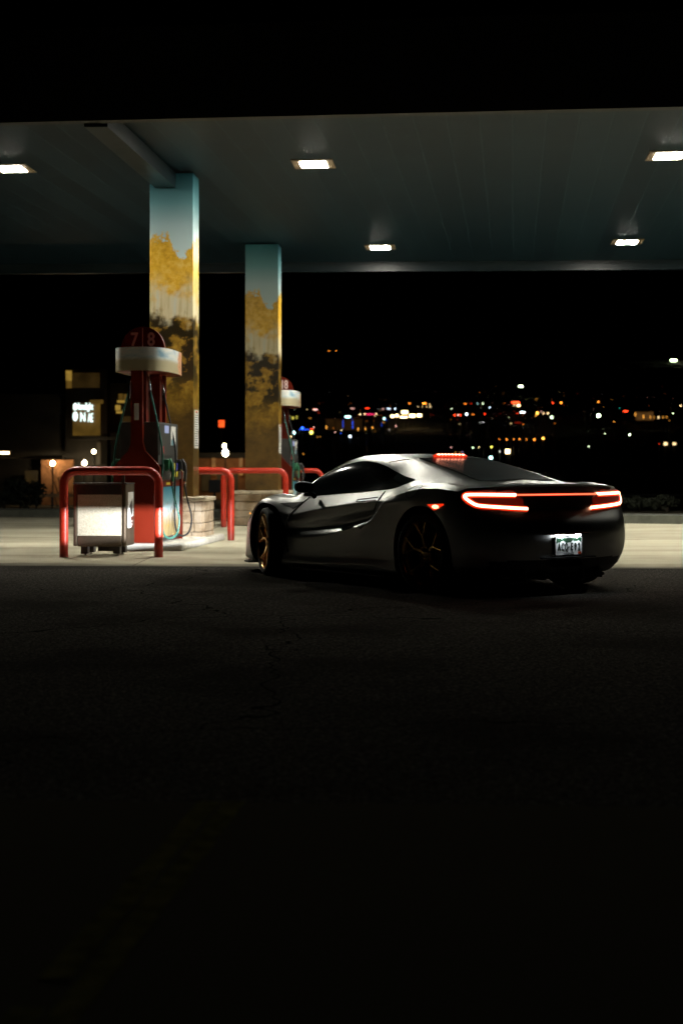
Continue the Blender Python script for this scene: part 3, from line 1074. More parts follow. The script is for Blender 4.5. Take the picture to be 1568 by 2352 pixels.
stations = []
rear = [
    [(-.50, 0, .15), (-.58, 0, .15), (-.70, 0, .16), (-.75, 0, .22), (-.785, 0, .31), (-.795, 0, .40), (-.795, 0, .50), (-.77, 0, .60), (-.715, 0, .72), (-.69, 0, .86),
     (-.712, 0, .938), (-.63, 0, .934), (-.5, 0, .93), (-.40, 0, .932), (-.33, 0, .942)],
    [(-.48, 0, .15), (-.56, .30, .15), (-.69, .33, .16), (-.74, .35, .22), (-.772, .36, .31), (-.782, .365, .40), (-.782, .365, .5), (-.757, .365, .6), (-.70, .37, .72), (-.678, .38, .857),
     (-.70, .38, .930), (-.62, .36, .926), (-.48, .28, .928), (-.38, .16, .932), (-.30, 0, .947)],
    [(-.46, 0, .15), (-.50, .50, .15), (-.62, .60, .165), (-.67, .66, .23), (-.70, .69, .32), (-.715, .70, .41), (-.715, .705, .5), (-.70, .70, .6), (-.65, .695, .73), (-.622, .69, .855),
     (-.640, .69, .914), (-.57, .60, .914), (-.43, .40, .93), (-.34, .25, .938), (-.26, 0, .958)],
    [(-.42, 0, .15), (-.44, .64, .15), (-.50, .79, .165), (-.545, .86, .24), (-.57, .895, .33), (-.585, .91, .42), (-.585, .915, .5), (-.575, .912, .6), (-.55, .90, .74), (-.520, .888, .864),
     (-.515, .83, .905), (-.48, .66, .910), (-.36, .44, .94), (-.28, .27, .953), (-.2, 0, .975)],
]
stations += rear
for x in (-.36, -.2, 0, .2, .38, .50, .60, .72, .87, 1.1, 1.35, 1.6, 1.8, 2.0, 2.15, 2.3, 2.45, 2.63, 2.85, 3.05):
    wq = min(max((.5 - x) / .86, 0), 1)
    row = []
    for k in range(15):
        a = {12: .09, 13: .16, 14: .24}.get(k, 0) * wq * wq
        xx = x + a
        if k == 0:
            row.append((x, 0, ZR[1](x)))
        elif k == 14:
            row.append((xx, 0, ZS(xx)))
        else:
            row.append((xx, YR[k](x if k < 12 else xx), ZR[k](x if k < 12 else xx)))
    stations.append(row)
stations += [
    [(3.12, 0, .12), (3.1, .6, .12), (3.22, .72, .115), (3.29, .755, .15), (3.28, .75, .26), (3.275, .745, .36), (3.27, .74, .44), (3.26, .735, .5), (3.24, .725, .55), (3.20, .71, .60),
     (3.13, .64, .655), (3.12, .48, .665), (3.12, .34, .66), (3.12, .2, .665), (3.12, 0, .67)],
    [(3.18, 0, .12), (3.2, .45, .12), (3.40, .52, .115), (3.47, .55, .15), (3.46, .55, .26), (3.455, .55, .36), (3.45, .55, .44), (3.44, .545, .5), (3.42, .54, .54), (3.38, .53, .58),
     (3.30, .48, .62), (3.26, .40, .63), (3.22, .29, .635), (3.2, .17, .645), (3.2, 0, .65)],
    [(3.22, 0, .12), (3.25, .2, .12), (3.48, .25, .115), (3.56, .27, .15), (3.55, .27, .26), (3.545, .27, .36), (3.54, .27, .44), (3.53, .27, .5), (3.51, .27, .535), (3.47, .27, .565),
     (3.40, .25, .595), (3.35, .21, .61), (3.3, .15, .62), (3.27, .09, .63), (3.26, 0, .635)],
    [(3.25, 0, .12), (3.3, 0, .12), (3.52, 0, .115), (3.59, 0, .15), (3.58, 0, .26), (3.575, 0, .36), (3.57, 0, .44), (3.56, 0, .5), (3.54, 0, .53), (3.5, 0, .56),
     (3.43, 0, .59), (3.38, 0, .605), (3.34, 0, .615), (3.31, 0, .622), (3.29, 0, .627)],
]
G = np.array(stations, float)                            # stations x rings x 3
nu, nv = G.shape[:2]


def crease_w(k, x):
    """how sharp ring k is at car length x"""
    if k == 9:
        if x < -.3:
            return .9
        return .95 if x < 2.2 else max(0, .95 - (x - 2.2) * 2.5)
    if k == 6:
        return max(0, min(1, (x - .55) / .2)) * max(0, min(1, (2.0 - x) / .8)) * .95
    if k == 3:
        return .5
    if k == 10:
        return .85 if x < -.4 else 0.0
    return 0.0


def hermite_dense(A, n, creases=None):
    """A: (N, ..., 3) control rows; returns dense rows along axis 0"""
    N = A.shape[0]
    seg = np.linalg.norm(np.diff(A, axis=0), axis=-1)               # N-1, ...
    seg = np.maximum(seg, 1e-4)
    sl = np.diff(A, axis=0) / seg[..., None]
    mL = np.zeros_like(A)
    mR = np.zeros_like(A)
    for i in range(N):
        if i == 0:
            mL[i] = mR[i] = sl[0]
        elif i == N - 1:
            mL[i] = mR[i] = sl[-1]
        else:
            h0, h1 = seg[i - 1][..., None], seg[i][..., None]
            c = (sl[i - 1] * h1 + sl[i] * h0) / (h0 + h1)
            mL[i] = mR[i] = c
            if creases is not None:
                wv = creases[i][..., None]
                mL[i] = c * (1 - wv) + sl[i - 1] * wv
                mR[i] = c * (1 - wv) + sl[i] * wv
    out = []
    for i in range(N - 1):
        for j in range(n):
            t = j / n
            h = seg[i][..., None]
            out.append((2 * t ** 3 - 3 * t * t + 1) * A[i] + (t ** 3 - 2 * t * t + t) * h * mR[i] + (-2 * t ** 3 + 3 * t * t) * A[i + 1] + (t ** 3 - t * t) * h * mL[i + 1])
    out.append(A[-1])
    return np.array(out)


GU = hermite_dense(G, 9)                                  # dense along the rings
CW = np.array([[crease_w(k, GU[i, k, 0]) for i in range(GU.shape[0])] for k in range(nv)])
GD = hermite_dense(GU.transpose(1, 0, 2), 8, CW).transpose(1, 0, 2)     # dense u x dense v
GD[:, 0, 1] = 0
GD[:, -1, 1] = 0
GD[0, :, 1] = 0
GD[-1, :, 1] = 0
GD[:, :, 1] = np.maximum(GD[:, :, 1], 0)
for _ in range(14):                                     # fair the surface along its length
    Q = GD.copy()
    Q[1:-1] = GD[:-2] * .25 + GD[1:-1] * .5 + GD[2:] * .25
    GD = Q
# the rear wing overlaps the door along a slanted edge
for i in range(GD.shape[0]):
    for j in range(GD.shape[1]):
        x, y, z = GD[i, j]
        if .2 < x < 1.2 and .40 < z < .84 and y > .8:
            xe = .53 + (z - .805) * (-1.28) if z < .805 else .53 + (z - .805) * -1.2
            t = (x - xe)
            s = 1 / (1 + math.exp(min(60, max(-60, t / .012))))
            fade = min(1, max(0, (z - .44) / .1)) * min(1, max(0, (.825 - z) / .05))
            tgt = .956
            if y < tgt:
                back = min(1, max(0, (xe - x) / .35))
                GD[i, j, 1] = y + (tgt - y) * s * fade * .95
U, V = GD.shape[:2]
mb = MB()
vs = [tuple(GD[i, j]) for i in range(U) for j in range(V)] + [(GD[i, j, 0], -GD[i, j, 1], GD[i, j, 2]) for i in range(U) for j in range(V)]
fs = []
off = U * V
for i in range(U - 1):
    for j in range(V - 1):
        a, b, c, d = i * V + j, i * V + j + 1, (i + 1) * V + j + 1, (i + 1) * V + j
        fs.append((a, b, c, d))
        fs.append((a + off, d + off, c + off, b + off))
me = bpy.data.meshes.new('body')
me.from_pydata(vs, [], fs)
bm = bmesh.new()
bm.from_mesh(me)
bmesh.ops.remove_doubles(bm, verts=bm.verts, dist=.0006)
bmesh.ops.dissolve_degenerate(bm, edges=bm.edges, dist=.0002)
bmesh.ops.recalc_face_normals(bm, faces=bm.faces)
bm.to_mesh(me)
BV = BVHTree.FromBMesh(bm)
bm.free()
me.materials.append(M['paint_car'])
me.materials.append(M['carbon'])
body = bpy.data.objects.new('body', me)
COL.objects.link(body)
# wheel arches cut from the body
cut = MB()
WR, WF = (0.0, .345), (2.63, .337)
for (cxw, czw, rr) in ((WR[0], WR[1], .405), (WF[0], WF[1], .388)):
    for s_ in (1, -1):
        n = 64
        ring_ = [(cxw + rr * math.cos(2 * math.pi * i / n), czw + rr * math.sin(2 * math.pi * i / n)) for i in range(n)]
        y0, y1 = s_ * .52, s_ * 1.3
        cut.add([(x, y0, z) for x, z in ring_] + [(x, y1, z) for x, z in ring_],
                [tuple(range(n)), tuple(range(n, 2 * n))] + [(i, (i + 1) % n, n + (i + 1) % n, n + i) for i in range(n)])
cutter = cut.build('arch_cutter', M['carbon'])
md = body.modifiers.new('arches', 'BOOLEAN')
md.operation = 'DIFFERENCE'
md.solver = 'EXACT'
md.object = cutter
md.material_mode = 'TRANSFER'
dg = bpy.context.evaluated_depsgraph_get()
bm2 = bpy.data.meshes.new_from_object(body.evaluated_get(dg))
body.modifiers.clear()
print('body faces', len(me.polygons), '->', len(bm2.polygons))
if len(bm2.polygons) > 1000:
    body.data = bm2
bpy.data.objects.remove(cutter)
bd = body.data
bd.polygons.foreach_set('use_smooth', [True] * len(bd.polygons))
bd.set_sharp_from_angle(angle=R(38))
# black lower trim
for p in bd.polygons:
    c = p.center
    if c.z < .118 or (c.x < -.42 and c.z < .30 and abs(c.y) < .75):
        p.material_index = 1
    if abs(p.normal.y) < .999 and abs(c.y) < .53 and math.hypot(c.x - WR[0], c.z - WR[1]) < .40 and c.z < .74:
        p.material_index = 1
body.parent = car

HX = Vector((-math.sin(TH), math.cos(TH), 0))
LX = Vector((-math.cos(TH), -math.sin(TH), 0))
cam_l = Vector(((Vector((0, 0, CAMH)) - CO).dot(HX), (Vector((0, 0, CAMH)) - CO).dot(LX), CAMH - CO.z))


def hit(u, v):
    """surface point and normal of the car body seen at a place of the reference view"""
    d = Vector(((u - CX) / F, 1, (HY - v) / F))
    dl = Vector((d.dot(HX), d.dot(LX), d.z)).normalized()
    p, n, i, dist = BV.ray_cast(cam_l, dl)
    if p is None:
        return None, None
    if n.dot(dl) > 0:
        n = -n
    return p, n


def zz1(p):
    return ((930 + p[0] * .63776) / 1.7417, (1750 + p[1] * .63776) / 1.7417)


def zz2(p):
    return ((1600 + p[0] * .63776) / 1.7417, (1750 + p[1] * .63776) / 1.7417)


def mir(p):
    return Vector((p[0], -p[1], p[2]))


def side_hit(x, z, s_=1):
    p, n, i, d = BV.ray_cast(Vector((x, 2 * s_, z)), Vector((0, -s_, 0)))
    if p is None:
        return None, None
    if n.y * s_ < 0:
        n = -n
    return p, n


def top_hit(x, y):
    p, n, i, d = BV.ray_cast(Vector((x, y, 3)), Vector((0, 0, -1)))
    if p is None:
        return None, None
    if n.z < 0:
        n = -n
    return p, n


def rear_hit(y, z):
    p, n, i, d = BV.ray_cast(Vector((-3, y, z)), Vector((1, 0, 0)))
    if p is None:
        return None, None
    if n.x > 0:
        n = -n
    return p, n


def plate_patch(P, N, th=.006):
    """solid thin shell from a grid of surface points and normals"""
    n, m = len(P), len(P[0])
    mb = MB()
    A = [[P[i][j] + N[i][j] * th for j in range(m)] for i in range(n)]
    B = [[P[i][j] - N[i][j] * .004 for j in range(m)] for i in range(n)]
    mb.grid(A)
    edge = [(0, j) for j in range(m)] + [(i, m - 1) for i in range(1, n)] + [(n - 1, j) for j in range(m - 2, -1, -1)] + [(i, 0) for i in range(n - 2, 0, -1)]
    k = len(edge)
    mb.add([A[i][j] for i, j in edge] + [B[i][j] for i, j in edge], [(q, (q + 1) % k, k + (q + 1) % k, k + q) for q in range(k)], 0)
    return mb


# side windows -------------------------------------------------------------------
lo = crv([(2.13, .803), (2.0, .800), (1.78, .811), (1.35, .837), (.79, .871), (.62, .884), (.52, .900), (.36, .968)])
hi = crv([(2.13, .835), (2.0, .945), (1.92, .995), (1.70, 1.074), (1.48, 1.119), (1.27, 1.136), (1.12, 1.126), (.92, 1.092), (.72, 1.035), (.55, .998), (.36, .969)])
for s_ in (1, -1):
    P, N = [], []
    for i in range(61):
        x = 2.13 + (.37 - 2.13) * i / 60
        rp, rn = [], []
        for j in range(11):
            z = lo(x) + (hi(x) - lo(x)) * j / 10
            p, n = side_hit(x, z, s_)
            if p is None:
                p, n = Vector((x, s_ * .8, z)), Vector((0, s_, 0))
            rp.append(p)
            rn.append(n)
        P.append(rp)
        N.append(rn)
    plate_patch(P, N, .005).build('side_window', M['glass'], car)
# rear window ---------------------------------------------------------------------
wy = crv([(.80, .36), (.74, .40), (.5, .425), (.2, .44), (-.1, .445), (-.22, .435)])
P, N = [], []
for i in range(41):
    t = i / 40
    rp, rn = [], []
    for j in range(25):
        s_ = (j - 12) / 12
        x = .79 + (-.215 - .79) * t + .04 * s_ * s_ * t - .03 * s_ * s_ * (1 - t)
        p, n = top_hit(x, s_ * wy(x))
        rp.append(p)
        rn.append(n)
    P.append(rp)
    N.append(rn)
plate_patch(P, N, .005).build('rear_window', M['glassr'], car)
# windscreen ------------------------------------------------------------------------
wf = crv([(1.70, .46), (1.9, .50), (2.1, .535), (2.4, .50)])
P, N = [], []
for i in range(25):
    t = i / 24
    rp, rn = [], []
    for j in range(25):
        s_ = (j - 12) / 12
        x = 1.70 + (2.44 - 1.70) * t - .20 * s_ * s_ * t - .03 * s_ * s_ * (1 - t)
        p, n = top_hit(x, s_ * wf(x))
        rp.append(p)
        rn.append(n)
    P.append(rp)
    N.append(rn)
plate_patch(P, N, .005).build('windscreen', M['glass'], car)


def surf_path(pts, fn, off):
    out = []
    for q in pts:
        p, n = fn(*q)
        if p is not None:
            out.append(p + n * off)
    return out


def seam(pts2, s_, r=.0035, k=6):
    pts = [(p.x, p.y) for p in spline([(a, b, 0) for a, b in pts2], k)]
    return surf_path([(a, b, s_) for a, b in pts], side_hit, .0005)


# door (outlined by its gaps), handle, fuel flap -----------------------------------------
for s_ in (1, -1):
    d = MB()
    d.tube(seam([(1.98, .792), (2.10, .709), (2.205, .612), (2.235, .50), (2.22, .36), (2.17, .25)], s_), .006, 6)
    d.build('door_gap', M['seam'], car)
    d = MB()
    d.tube(seam([(.675, .866), (.70, .781), (.745, .70), (.80, .61)], s_), .006, 6)
    d.build('door_gap', M['seam'], car)
    hd = MB()
    hd.tube(surf_path([(a, b, s_) for a, b in [(p.x, p.y) for p in spline([(.73, .782, 0), (.88, .772, 0), (1.03, .763, 0), (1.055, .772, 0), (1.03, .785, 0), (.88, .797, 0), (.73, .811, 0)], 5)]], side_hit, .001), .0048, 6)
    hd.build('door_handle', M['seam'], car)
    rs_ = MB()
    rs_.tube(surf_path([(.935 - .15 * i / 9, s_ * (.605 - .125 * i / 9)) for i in range(10)], top_hit, .0005), .0035, 6)
    rs_.build('roof_gap', M['seam'], car)
    if s_ == 1:
        ff = MB()
        c = [(.235, .868), (.16, .918), (.06, .925), (.045, .895), (.085, .845), (.155, .815), (.21, .828)]
        ff.tube(surf_path([(a, b, s_) for a, b in [(p.x, p.y) for p in spline([(a, b, 0) for a, b in c + c[:1]], 5)]], side_hit, 0), .0025, 6, closed=True)
        ff.build('fuel_flap', M['seam'], car)
    # black vent behind the front wheel
    P, N = [], []
    for i in range(17):
        t = i / 16
        x = 2.08 + .34 * t
        zt_ = .744 - .022 * t
        zb_ = .742 - .070 * min(1, t / .36) if t < .36 else .672 + (.718 - .672) * (t - .36) / .64
        zc, hh = (zt_ + zb_) / 2, (zt_ - zb_) / 2
        rp, rn = [], []
        for j in range(5):
            p, n = side_hit(x, zc - hh + 2 * hh * j / 4, s_)
            rp.append(p)
            rn.append(n)
        P.append(rp)
        N.append(rn)
    plate_patch(P, N, .004).build('fender_vent', M['carbon'], car)
    # dark intake slot along the front edge of the rear wing
    P, N = [], []
    for i in range(17):
        t = i / 16
        xa, za = .575 + (.905 - .575) * t, .775 + (.512 - .775) * t
        wd_ = .010 + .040 * t
        rp, rn = [], []
        for j in range(5):
            p, n = side_hit(xa + .004 + wd_ * j / 4, za + .3 * wd_ * j / 4, s_)
            rp.append(p)
            rn.append(n)
        P.append(rp)
        N.append(rn)
    plate_patch(P, N, .002).build('side_intake', M['carbon'], car)
    # side marker lamp
    P, N = [], []
    for i in range(13):
        t = i / 12
        x = -.10 - .215 * t
        top = .763 + .010 * t
        bot = .763 + (.712 - .763) * min(1, t / .45) if t < .45 else .712 + (.760 - .712) * (t - .45) / .55
        rp, rn = [], []
        for j in range(5):
            p, n = side_hit(x, bot + (top - bot) * j / 4, s_)
            rp.append(p)
            rn.append(n)
        P.append(rp)
        N.append(rn)
    mk = plate_patch(P, N, .005).build('side_marker', M['tl_red'], car)
    p, n = side_hit(-.215, .745, s_)
    MB().sphere(p + n * .004, 1, 0, 2, (.050, .008, .018)).build('bulb', M['marker'], mk)
    # amber front marker and headlamp
    p, n = side_hit(3.07, .60, s_)
    hl = MB()
    hp = []
    for i in range(7):
        q, nn = side_hit(3.00 + .2 * i / 6, .62 - .02 * i / 6, s_)
        if q is not None:
            hp.append(q + nn * .002)
    hl.tube(hp, .010, 8)
    hl.build('front_marker', M['carbon'], car)
    MB().sphere((3.11, p.y * .985, .605), 1, 0, 2, (.016, .012, .010)).build('amber_marker', M['amber'], car)

# tail lamps ----------------------------------------------------------------------------
TLC = [(.475, .846), (.62, .848), (.80, .850), (.875, .848), (.893, .836), (.885, .812), (.862, .785), (.835, .766), (.80, .757), (.70, .748), (.50, .735), (.37, .728)]
tcp = [(p.x, p.y) for p in spline([(a, b, 0) for a, b in TLC], 8)]
for s_ in (1, -1):
    P = surf_path([(s_ * a, b) for a, b in tcp], rear_hit, .003)
    core = MB().tube(P, .0150, 10)
    tl = MB()
    # smoked lens shell behind
    n_ = 15
    PP, NN = [], []
    for i in range(n_):
        y = .40 + .50 * i / (n_ - 1)
        zt_, zb_ = .862, (.720 if y < .8 else .720 + (y - .8) * .55)
        if y < .5:
            zt_ = .862 - (.5 - y) * .55
        rp, rn = [], []
        for j in range(5):
            p, n = rear_hit(s_ * y, zb_ + (zt_ - zb_) * j / 4)
            rp.append(p)
            rn.append(n)
        PP.append(rp)
        NN.append(rn)
    lens = plate_patch(PP, NN, .002).build('tail_light', M['tl_dim'], car)
    core.build('light_guide', M['tl_core'], lens)
    MB().tube(surf_path([(s_ * a, b) for a, b in tcp], rear_hit, -.020), .034, 10).build('light_halo', M['tl_red'], lens)
    # smoked upper strip under the lip
    strip = surf_path([(s_ * (.50 + .36 * i / 12), .880 + .004 * math.sin(i)) for i in range(13)], rear_hit, .003)
    MB().tube(strip, .006, 8).build('lens_edge', M['tl_dim'], lens)
bar = surf_path([(.455 - .91 * i / 30, .8465) for i in range(31)], rear_hit, .003)
tb = MB().tube(bar, .0064, 8).build('tail_bar', M['tl_bar'], car)
MB().tube(surf_path([(.455 - .91 * i / 30, .8465) for i in range(31)], rear_hit, -.003), .0100, 8).build('bar_halo', M['tl_red'], tb)

# black lip panel above the light bar, and the dark panel below it
for nm_, ya, za, zb in (('lip_panel', .66, .862, .916), ('rear_panel', .40, .735, .832)):
    PP, NN = [], []
    for i in range(41):
        y = -ya + 2 * ya * i / 40
        rp, rn = [], []
        for j in range(5):
            p, n = rear_hit(y, za + (zb - .010 * (y / .66) ** 2 - za) * j / 4)
            rp.append(p)
            rn.append(n)
        PP.append(rp)
        NN.append(rn)
    plate_patch(PP, NN, .0015).build(nm_, M['carbon'], car)

# high brake lamp on the roof edge
hb = MB()
for i in range(15):
    pass
bl = MB()
for i in range(31):
    pass
P = []
for i in range(25):
    y = .205 - .41 * i / 24
    p, n = top_hit(.80 - .25 * y * y, y)
    P.append(p + n * .016)
rr = [.023 * min(1, (min(i, 24 - i) + .6) / 3.5) for i in range(25)]
hbk = MB().tube(P, rr, 10).build('brake_light', M['tl_red'], car)
ld = MB()
for i in range(8):
    for r_ in range(2):
        y = .145 - .29 * i / 7
        p, n = top_hit(.80 - .25 * y * y, y)
        ld.sphere(p + n * (.010 + .016 * r_) + Vector((-.013, 0, 0)), 1, 0, 1, (.009, .027, .0105))
ld.build('brake_led', M['brake'], hbk)

# number plate -----------------------------------------------------------------------------
pz = .412
p0, n0 = rear_hit(0, pz)
px0 = p0.x - .012
M['plate_w'] = mat('reflective_white_plate', (.78, .80, .80), .5, 0, .08, 40)
M['plate_g'] = mat('plate_green', (.012, .055, .025), .45)
M['plate_ink'] = mat('plate_dark_letters', (.004, .012, .007), .5)
M['plate_o'] = mat('plate_orange_sticker', (.55, .07, .012), .5)
PM = Matrix.Translation((px0, 0, pz)) @ Matrix.Rotation(R(-90), 4, 'Z') @ Matrix.Rotation(R(90), 4, 'X')   # text X -> -car y, Z -> -car x
pb = MB()


def rrect(w_, h_, r_, n=6):
    pts = []
    for (sx, sy, a0) in ((1, 1, 0), (-1, 1, 90), (-1, -1, 180), (1, -1, 270)):
        for i in range(n):
            a = R(a0 + 90 * i / (n - 1))
            pts.append((sx * (w_ / 2 - r_) + r_ * math.cos(a), sy * (h_ / 2 - r_) + r_ * math.sin(a)))
    return pts


def flat(mb, poly, z0, z1, mi):
    n = len(poly)
    mb.add([PM @ Vector((x, y, z0)) for x, y in poly] + [PM @ Vector((x, y, z1)) for x, y in poly],
           [tuple(range(n)), tuple(range(n, 2 * n))] + [(i, (i + 1) % n, n + (i + 1) % n, n + i) for i in range(n)], mi)


flat(pb, rrect(.318, .166, .014), -.004, 0, 1)
flat(pb, rrect(.305, .152, .012), 0, .004, 0)
plate = pb.build('number_plate', [M['plate_w'], M['dsteel']], car)
mt = MB()
ridge = [(-.142, .022), (-.125, .034), (-.108, .030), (-.07, .050), (-.038, .030), (-.018, .026), (.0, .031), (.018, .027), (.048, .052), (.066, .038), (.08, .042), (.094, .036), (.104, .046), (.125, .040), (.142, .028)]
top = [(.142, .062), (.136, .068), (-.136, .068), (-.142, .062)]
flat(mt, ridge + top, .0045, .0055, 0)
mt.build('mountain_print', M['plate_g'], plate)
lt = MB()
for i, ch in enumerate('ACQ'):
    text_into(lt, ch, .090, PM @ Matrix.Translation((-.112 + .041 * i, -.010, .0065)), 0, .001, .52, .0018)
for i, ch in enumerate('E92'):
    text_into(lt, ch, .090, PM @ Matrix.Translation((.034 + .041 * i, -.010, .0065)), 0, .001, .52, .0018)
flat(lt, [(-.006, -.014), (.006, -.014), (.006, -.004), (-.006, -.004)], .0055, .0075, 0)
text_into(lt, 'COLORADO', .021, PM @ Matrix.Translation((0, -.064, .006)), 0, .0006, 1.0)
lt.build('lettering', M['plate_ink'], plate)
so = MB()
flat(so, [(.106, -.072), (.142, -.072), (.142, -.052), (.106, -.052)], .0045, .0062, 0)
so.build('sticker', M['plate_o'], plate)
for sx in (-1, 1):
    MB().sphere(PM @ Vector((sx * .089, .060, .006)), .006, 0, 1).build('screw', M['chrome'], plate)
# plate lamps: two small white lamps under a hood over the plate
M['plamp'] = emis('plate_lamp', (.9, .97, 1), 125)
hd = MB()
hd.box((px0 - .014, 0, pz + .105), (.058, .40, .014), bev=.004)
hood = hd.build('plate_hood', M['carbon'], car)
for sy in (-.085, .085):
    MB().box((px0 - .029, sy, pz + .0950), (.014, .045, .005)).build('plate_lamp', M['plamp'], hood)
MB().box((px0 + .002, 0, pz - .098), (.035, .62, .012), bev=.004).build('bumper_strip', M['carbon'], car)

# diffuser, exhausts, lip --------------------------------------------------------------------
df = MB()
df.box((-.60, 0, .135), (.26, 1.0, .02), ry=R(8))
for i in range(5):
    df.box((-.66, -.44 + .22 * i, .165), (.20, .012, .08))
df.build('diffuser', M['carbon'], car)
ex = MB()
for yy in (-.13, -.045, .045, .13):
    ex.lathe([(.034, -.805), (.036, -.80), (.036, -.70), (.030, -.70), (.030, -.80), (.034, -.805)], (0, yy, .265), 'X', 20)
ex.build('exhaust_tip', M['disc'], car)
# splitter & sill blade
sp = MB()
pts = [(3.10, .83), (3.27, .775), (3.46, .60), (3.57, .3), (3.60, 0), (3.57, -.3), (3.46, -.60), (3.27, -.775), (3.10, -.83), (3.0, -.7), (3.3, -.3), (3.3, .3), (3.0, .7)]
sp.prism(pts, .092, .106, 'XY')
sp.build('splitter', M['carbon'], car)
for s_ in (1, -1):
    sk = MB()
    sk.prism([(.42, s_ * .84), (.50, s_ * .962), (2.10, s_ * .955), (2.18, s_ * .84)], .100, .112, 'XY')
    sk.build('sill_blade', M['carbon'], car)
# door mirrors
for s_ in (1, -1):
    mm = MB()
    cs = []
    for i in range(13):
        t = i / 12
        y = .885 + .205 * t
        rx = .075 * (math.sin(math.pi * (.16 + .80 * t)) ** .6)
        rz_ = .058 * (math.sin(math.pi * (.12 + .80 * t)) ** .45)
        cs.append([(1.80 + rx * math.copysign(abs(math.cos(a)) ** .9, math.cos(a)) * (1.25 if math.cos(a) > 0 else .55) - .02 * t, s_ * y,
                    .888 + .006 * t + rz_ * math.copysign(abs(math.sin(a)) ** .85, math.sin(a))) for a in [2 * math.pi * k / 20 for k in range(21)]])
    mm.grid(cs)
    for row in (cs[0], cs[-1]):
        mm.add(row[:-1], [tuple(range(20))])
    mo = mm.build('door_mirror', M['black'], car)
    MB().tube([(1.83, s_ * .84, .80), (1.82, s_ * .87, .815), (1.81, s_ * .92, .842)], [.026, .020, .020], 10).build('mirror_stalk', M['black'], mo)
    MB().box((1.752, s_ * .985, .890), (.004, .15, .085), bev=.001).build('mirror_glass', M['glass'], mo)


# wheels ---------------------------------------------------------------------------------
def make_wheel(rt, rw, wid, loc, steer, s_):
    """rt tyre radius, rw rim radius, wid tyre width; local +Y points outwards"""
    o_rim = MB()
    o_rim.lathe([(rw, 0.002), (rw + .004, -.004), (rw - .012, -.010), (rw - .020, -.03), (rw - .030, -.07), (rw - .040, -wid + .05), (rw - .01, -wid + .012), (rw - .002, -wid + .008)], axis='Y', seg=64)
    o_rim.lathe([(0, -.028), (.030, -.026), (.036, -.034), (.070, -.045), (.075, -.07), (0, -.07)], axis='Y', seg=40)
    for k in range(5):
        a0 = 2 * math.pi * k / 5 + R(12)

        def pol(r_, a, y):
            return (r_ * math.cos(a), y, r_ * math.sin(a))

        def bar_(r0, a_0, y0, w0, r1, a_1, y1, w1, d0, d1):
            p, q = Vector(pol(r0, a_0, y0)), Vector(pol(r1, a_1, y1))
            t = (q - p).normalized()
            sd = t.cross(Vector((0, 1, 0))).normalized()
            vs_ = []
            for (c, w_, d_) in ((p, w0, d0), (q, w1, d1)):
                vs_ += [c + sd * w_ * .55, c - sd * w_ * .55, c - sd * w_ + Vector((0, -d_, 0)), c + sd * w_ + Vector((0, -d_, 0))]
            o_rim.add(vs_, [(0, 1, 2, 3), (4, 5, 6, 7), (0, 1, 5, 4), (1, 2, 6, 5), (2, 3, 7, 6), (3, 0, 4, 7)])
        bar_(.05, a0, -.040, .022, .150, a0, -.022, .016, .03, .03)
        for sg in (-1, 1):
            bar_(.140, a0 + sg * .03, -.022, .011, rw - .010, a0 + sg * R(16.5), -.006, .009, .03, .03)
    for k in range(5):
        a = 2 * math.pi * k / 5 + R(48)
        o_rim.tube([(.052 * math.cos(a), -.04, .052 * math.sin(a)), (.052 * math.cos(a), -.03, .052 * math.sin(a))], .008, 8)
    wl = o_rim.build('wheel', M['gold'], car)
    ty = MB()
    hw_ = wid / 2
    ty.lathe([(rw + .002, -.004), (rw + .016, .006), (rt - .030, .012), (rt - .010, .002), (rt - .002, -.016), (rt, -.04), (rt, -hw_ + .012), (rt - .006, -hw_ + .008), (rt - .006, -hw_ - .008), (rt, -hw_ - .012),
              (rt, -wid + .04), (rt - .002, -wid + .016), (rt - .010, -wid), (rt - .030, -wid - .010), (rw + .016, -wid - .004), (rw - .002, -wid + .006)], axis='Y', seg=72)
    ty.build('tyre', M['rubber'], wl)
    bd_ = MB()
    bd_.lathe([(.06, -.10), (.185, -.10), (.185, -.13), (.06, -.13)], axis='Y', seg=48)
    bd_.build('brake_disc', M['disc'], wl)
    cl = MB()
    arc_ = [R(a) for a in range(-28, 29, 7)]
    ca = R(155)
    cl.grid([[(r_ * math.cos(a + ca), y, r_ * math.sin(a + ca)) for (r_, y) in ((.125, -.075), (.20, -.075), (.212, -.09), (.212, -.15), (.125, -.15), (.125, -.075))] for a in arc_], smooth=False)
    cl.build('brake_caliper', M['caliper'], wl)
    wl.location = loc
    wl.rotation_euler.z = steer + (0 if s_ > 0 else math.pi)
    return wl


make_wheel(.345, .277, .305, (WR[0], .955, WR[1]), 0, 1)
make_wheel(.345, .277, .305, (WR[0], -.955, WR[1]), 0, -1)
make_wheel(.337, .275, .245, (WF[0], .93, WF[1]), R(-20), 1)
make_wheel(.337, .275, .245, (WF[0], -.93, WF[1]), R(-20), -1)

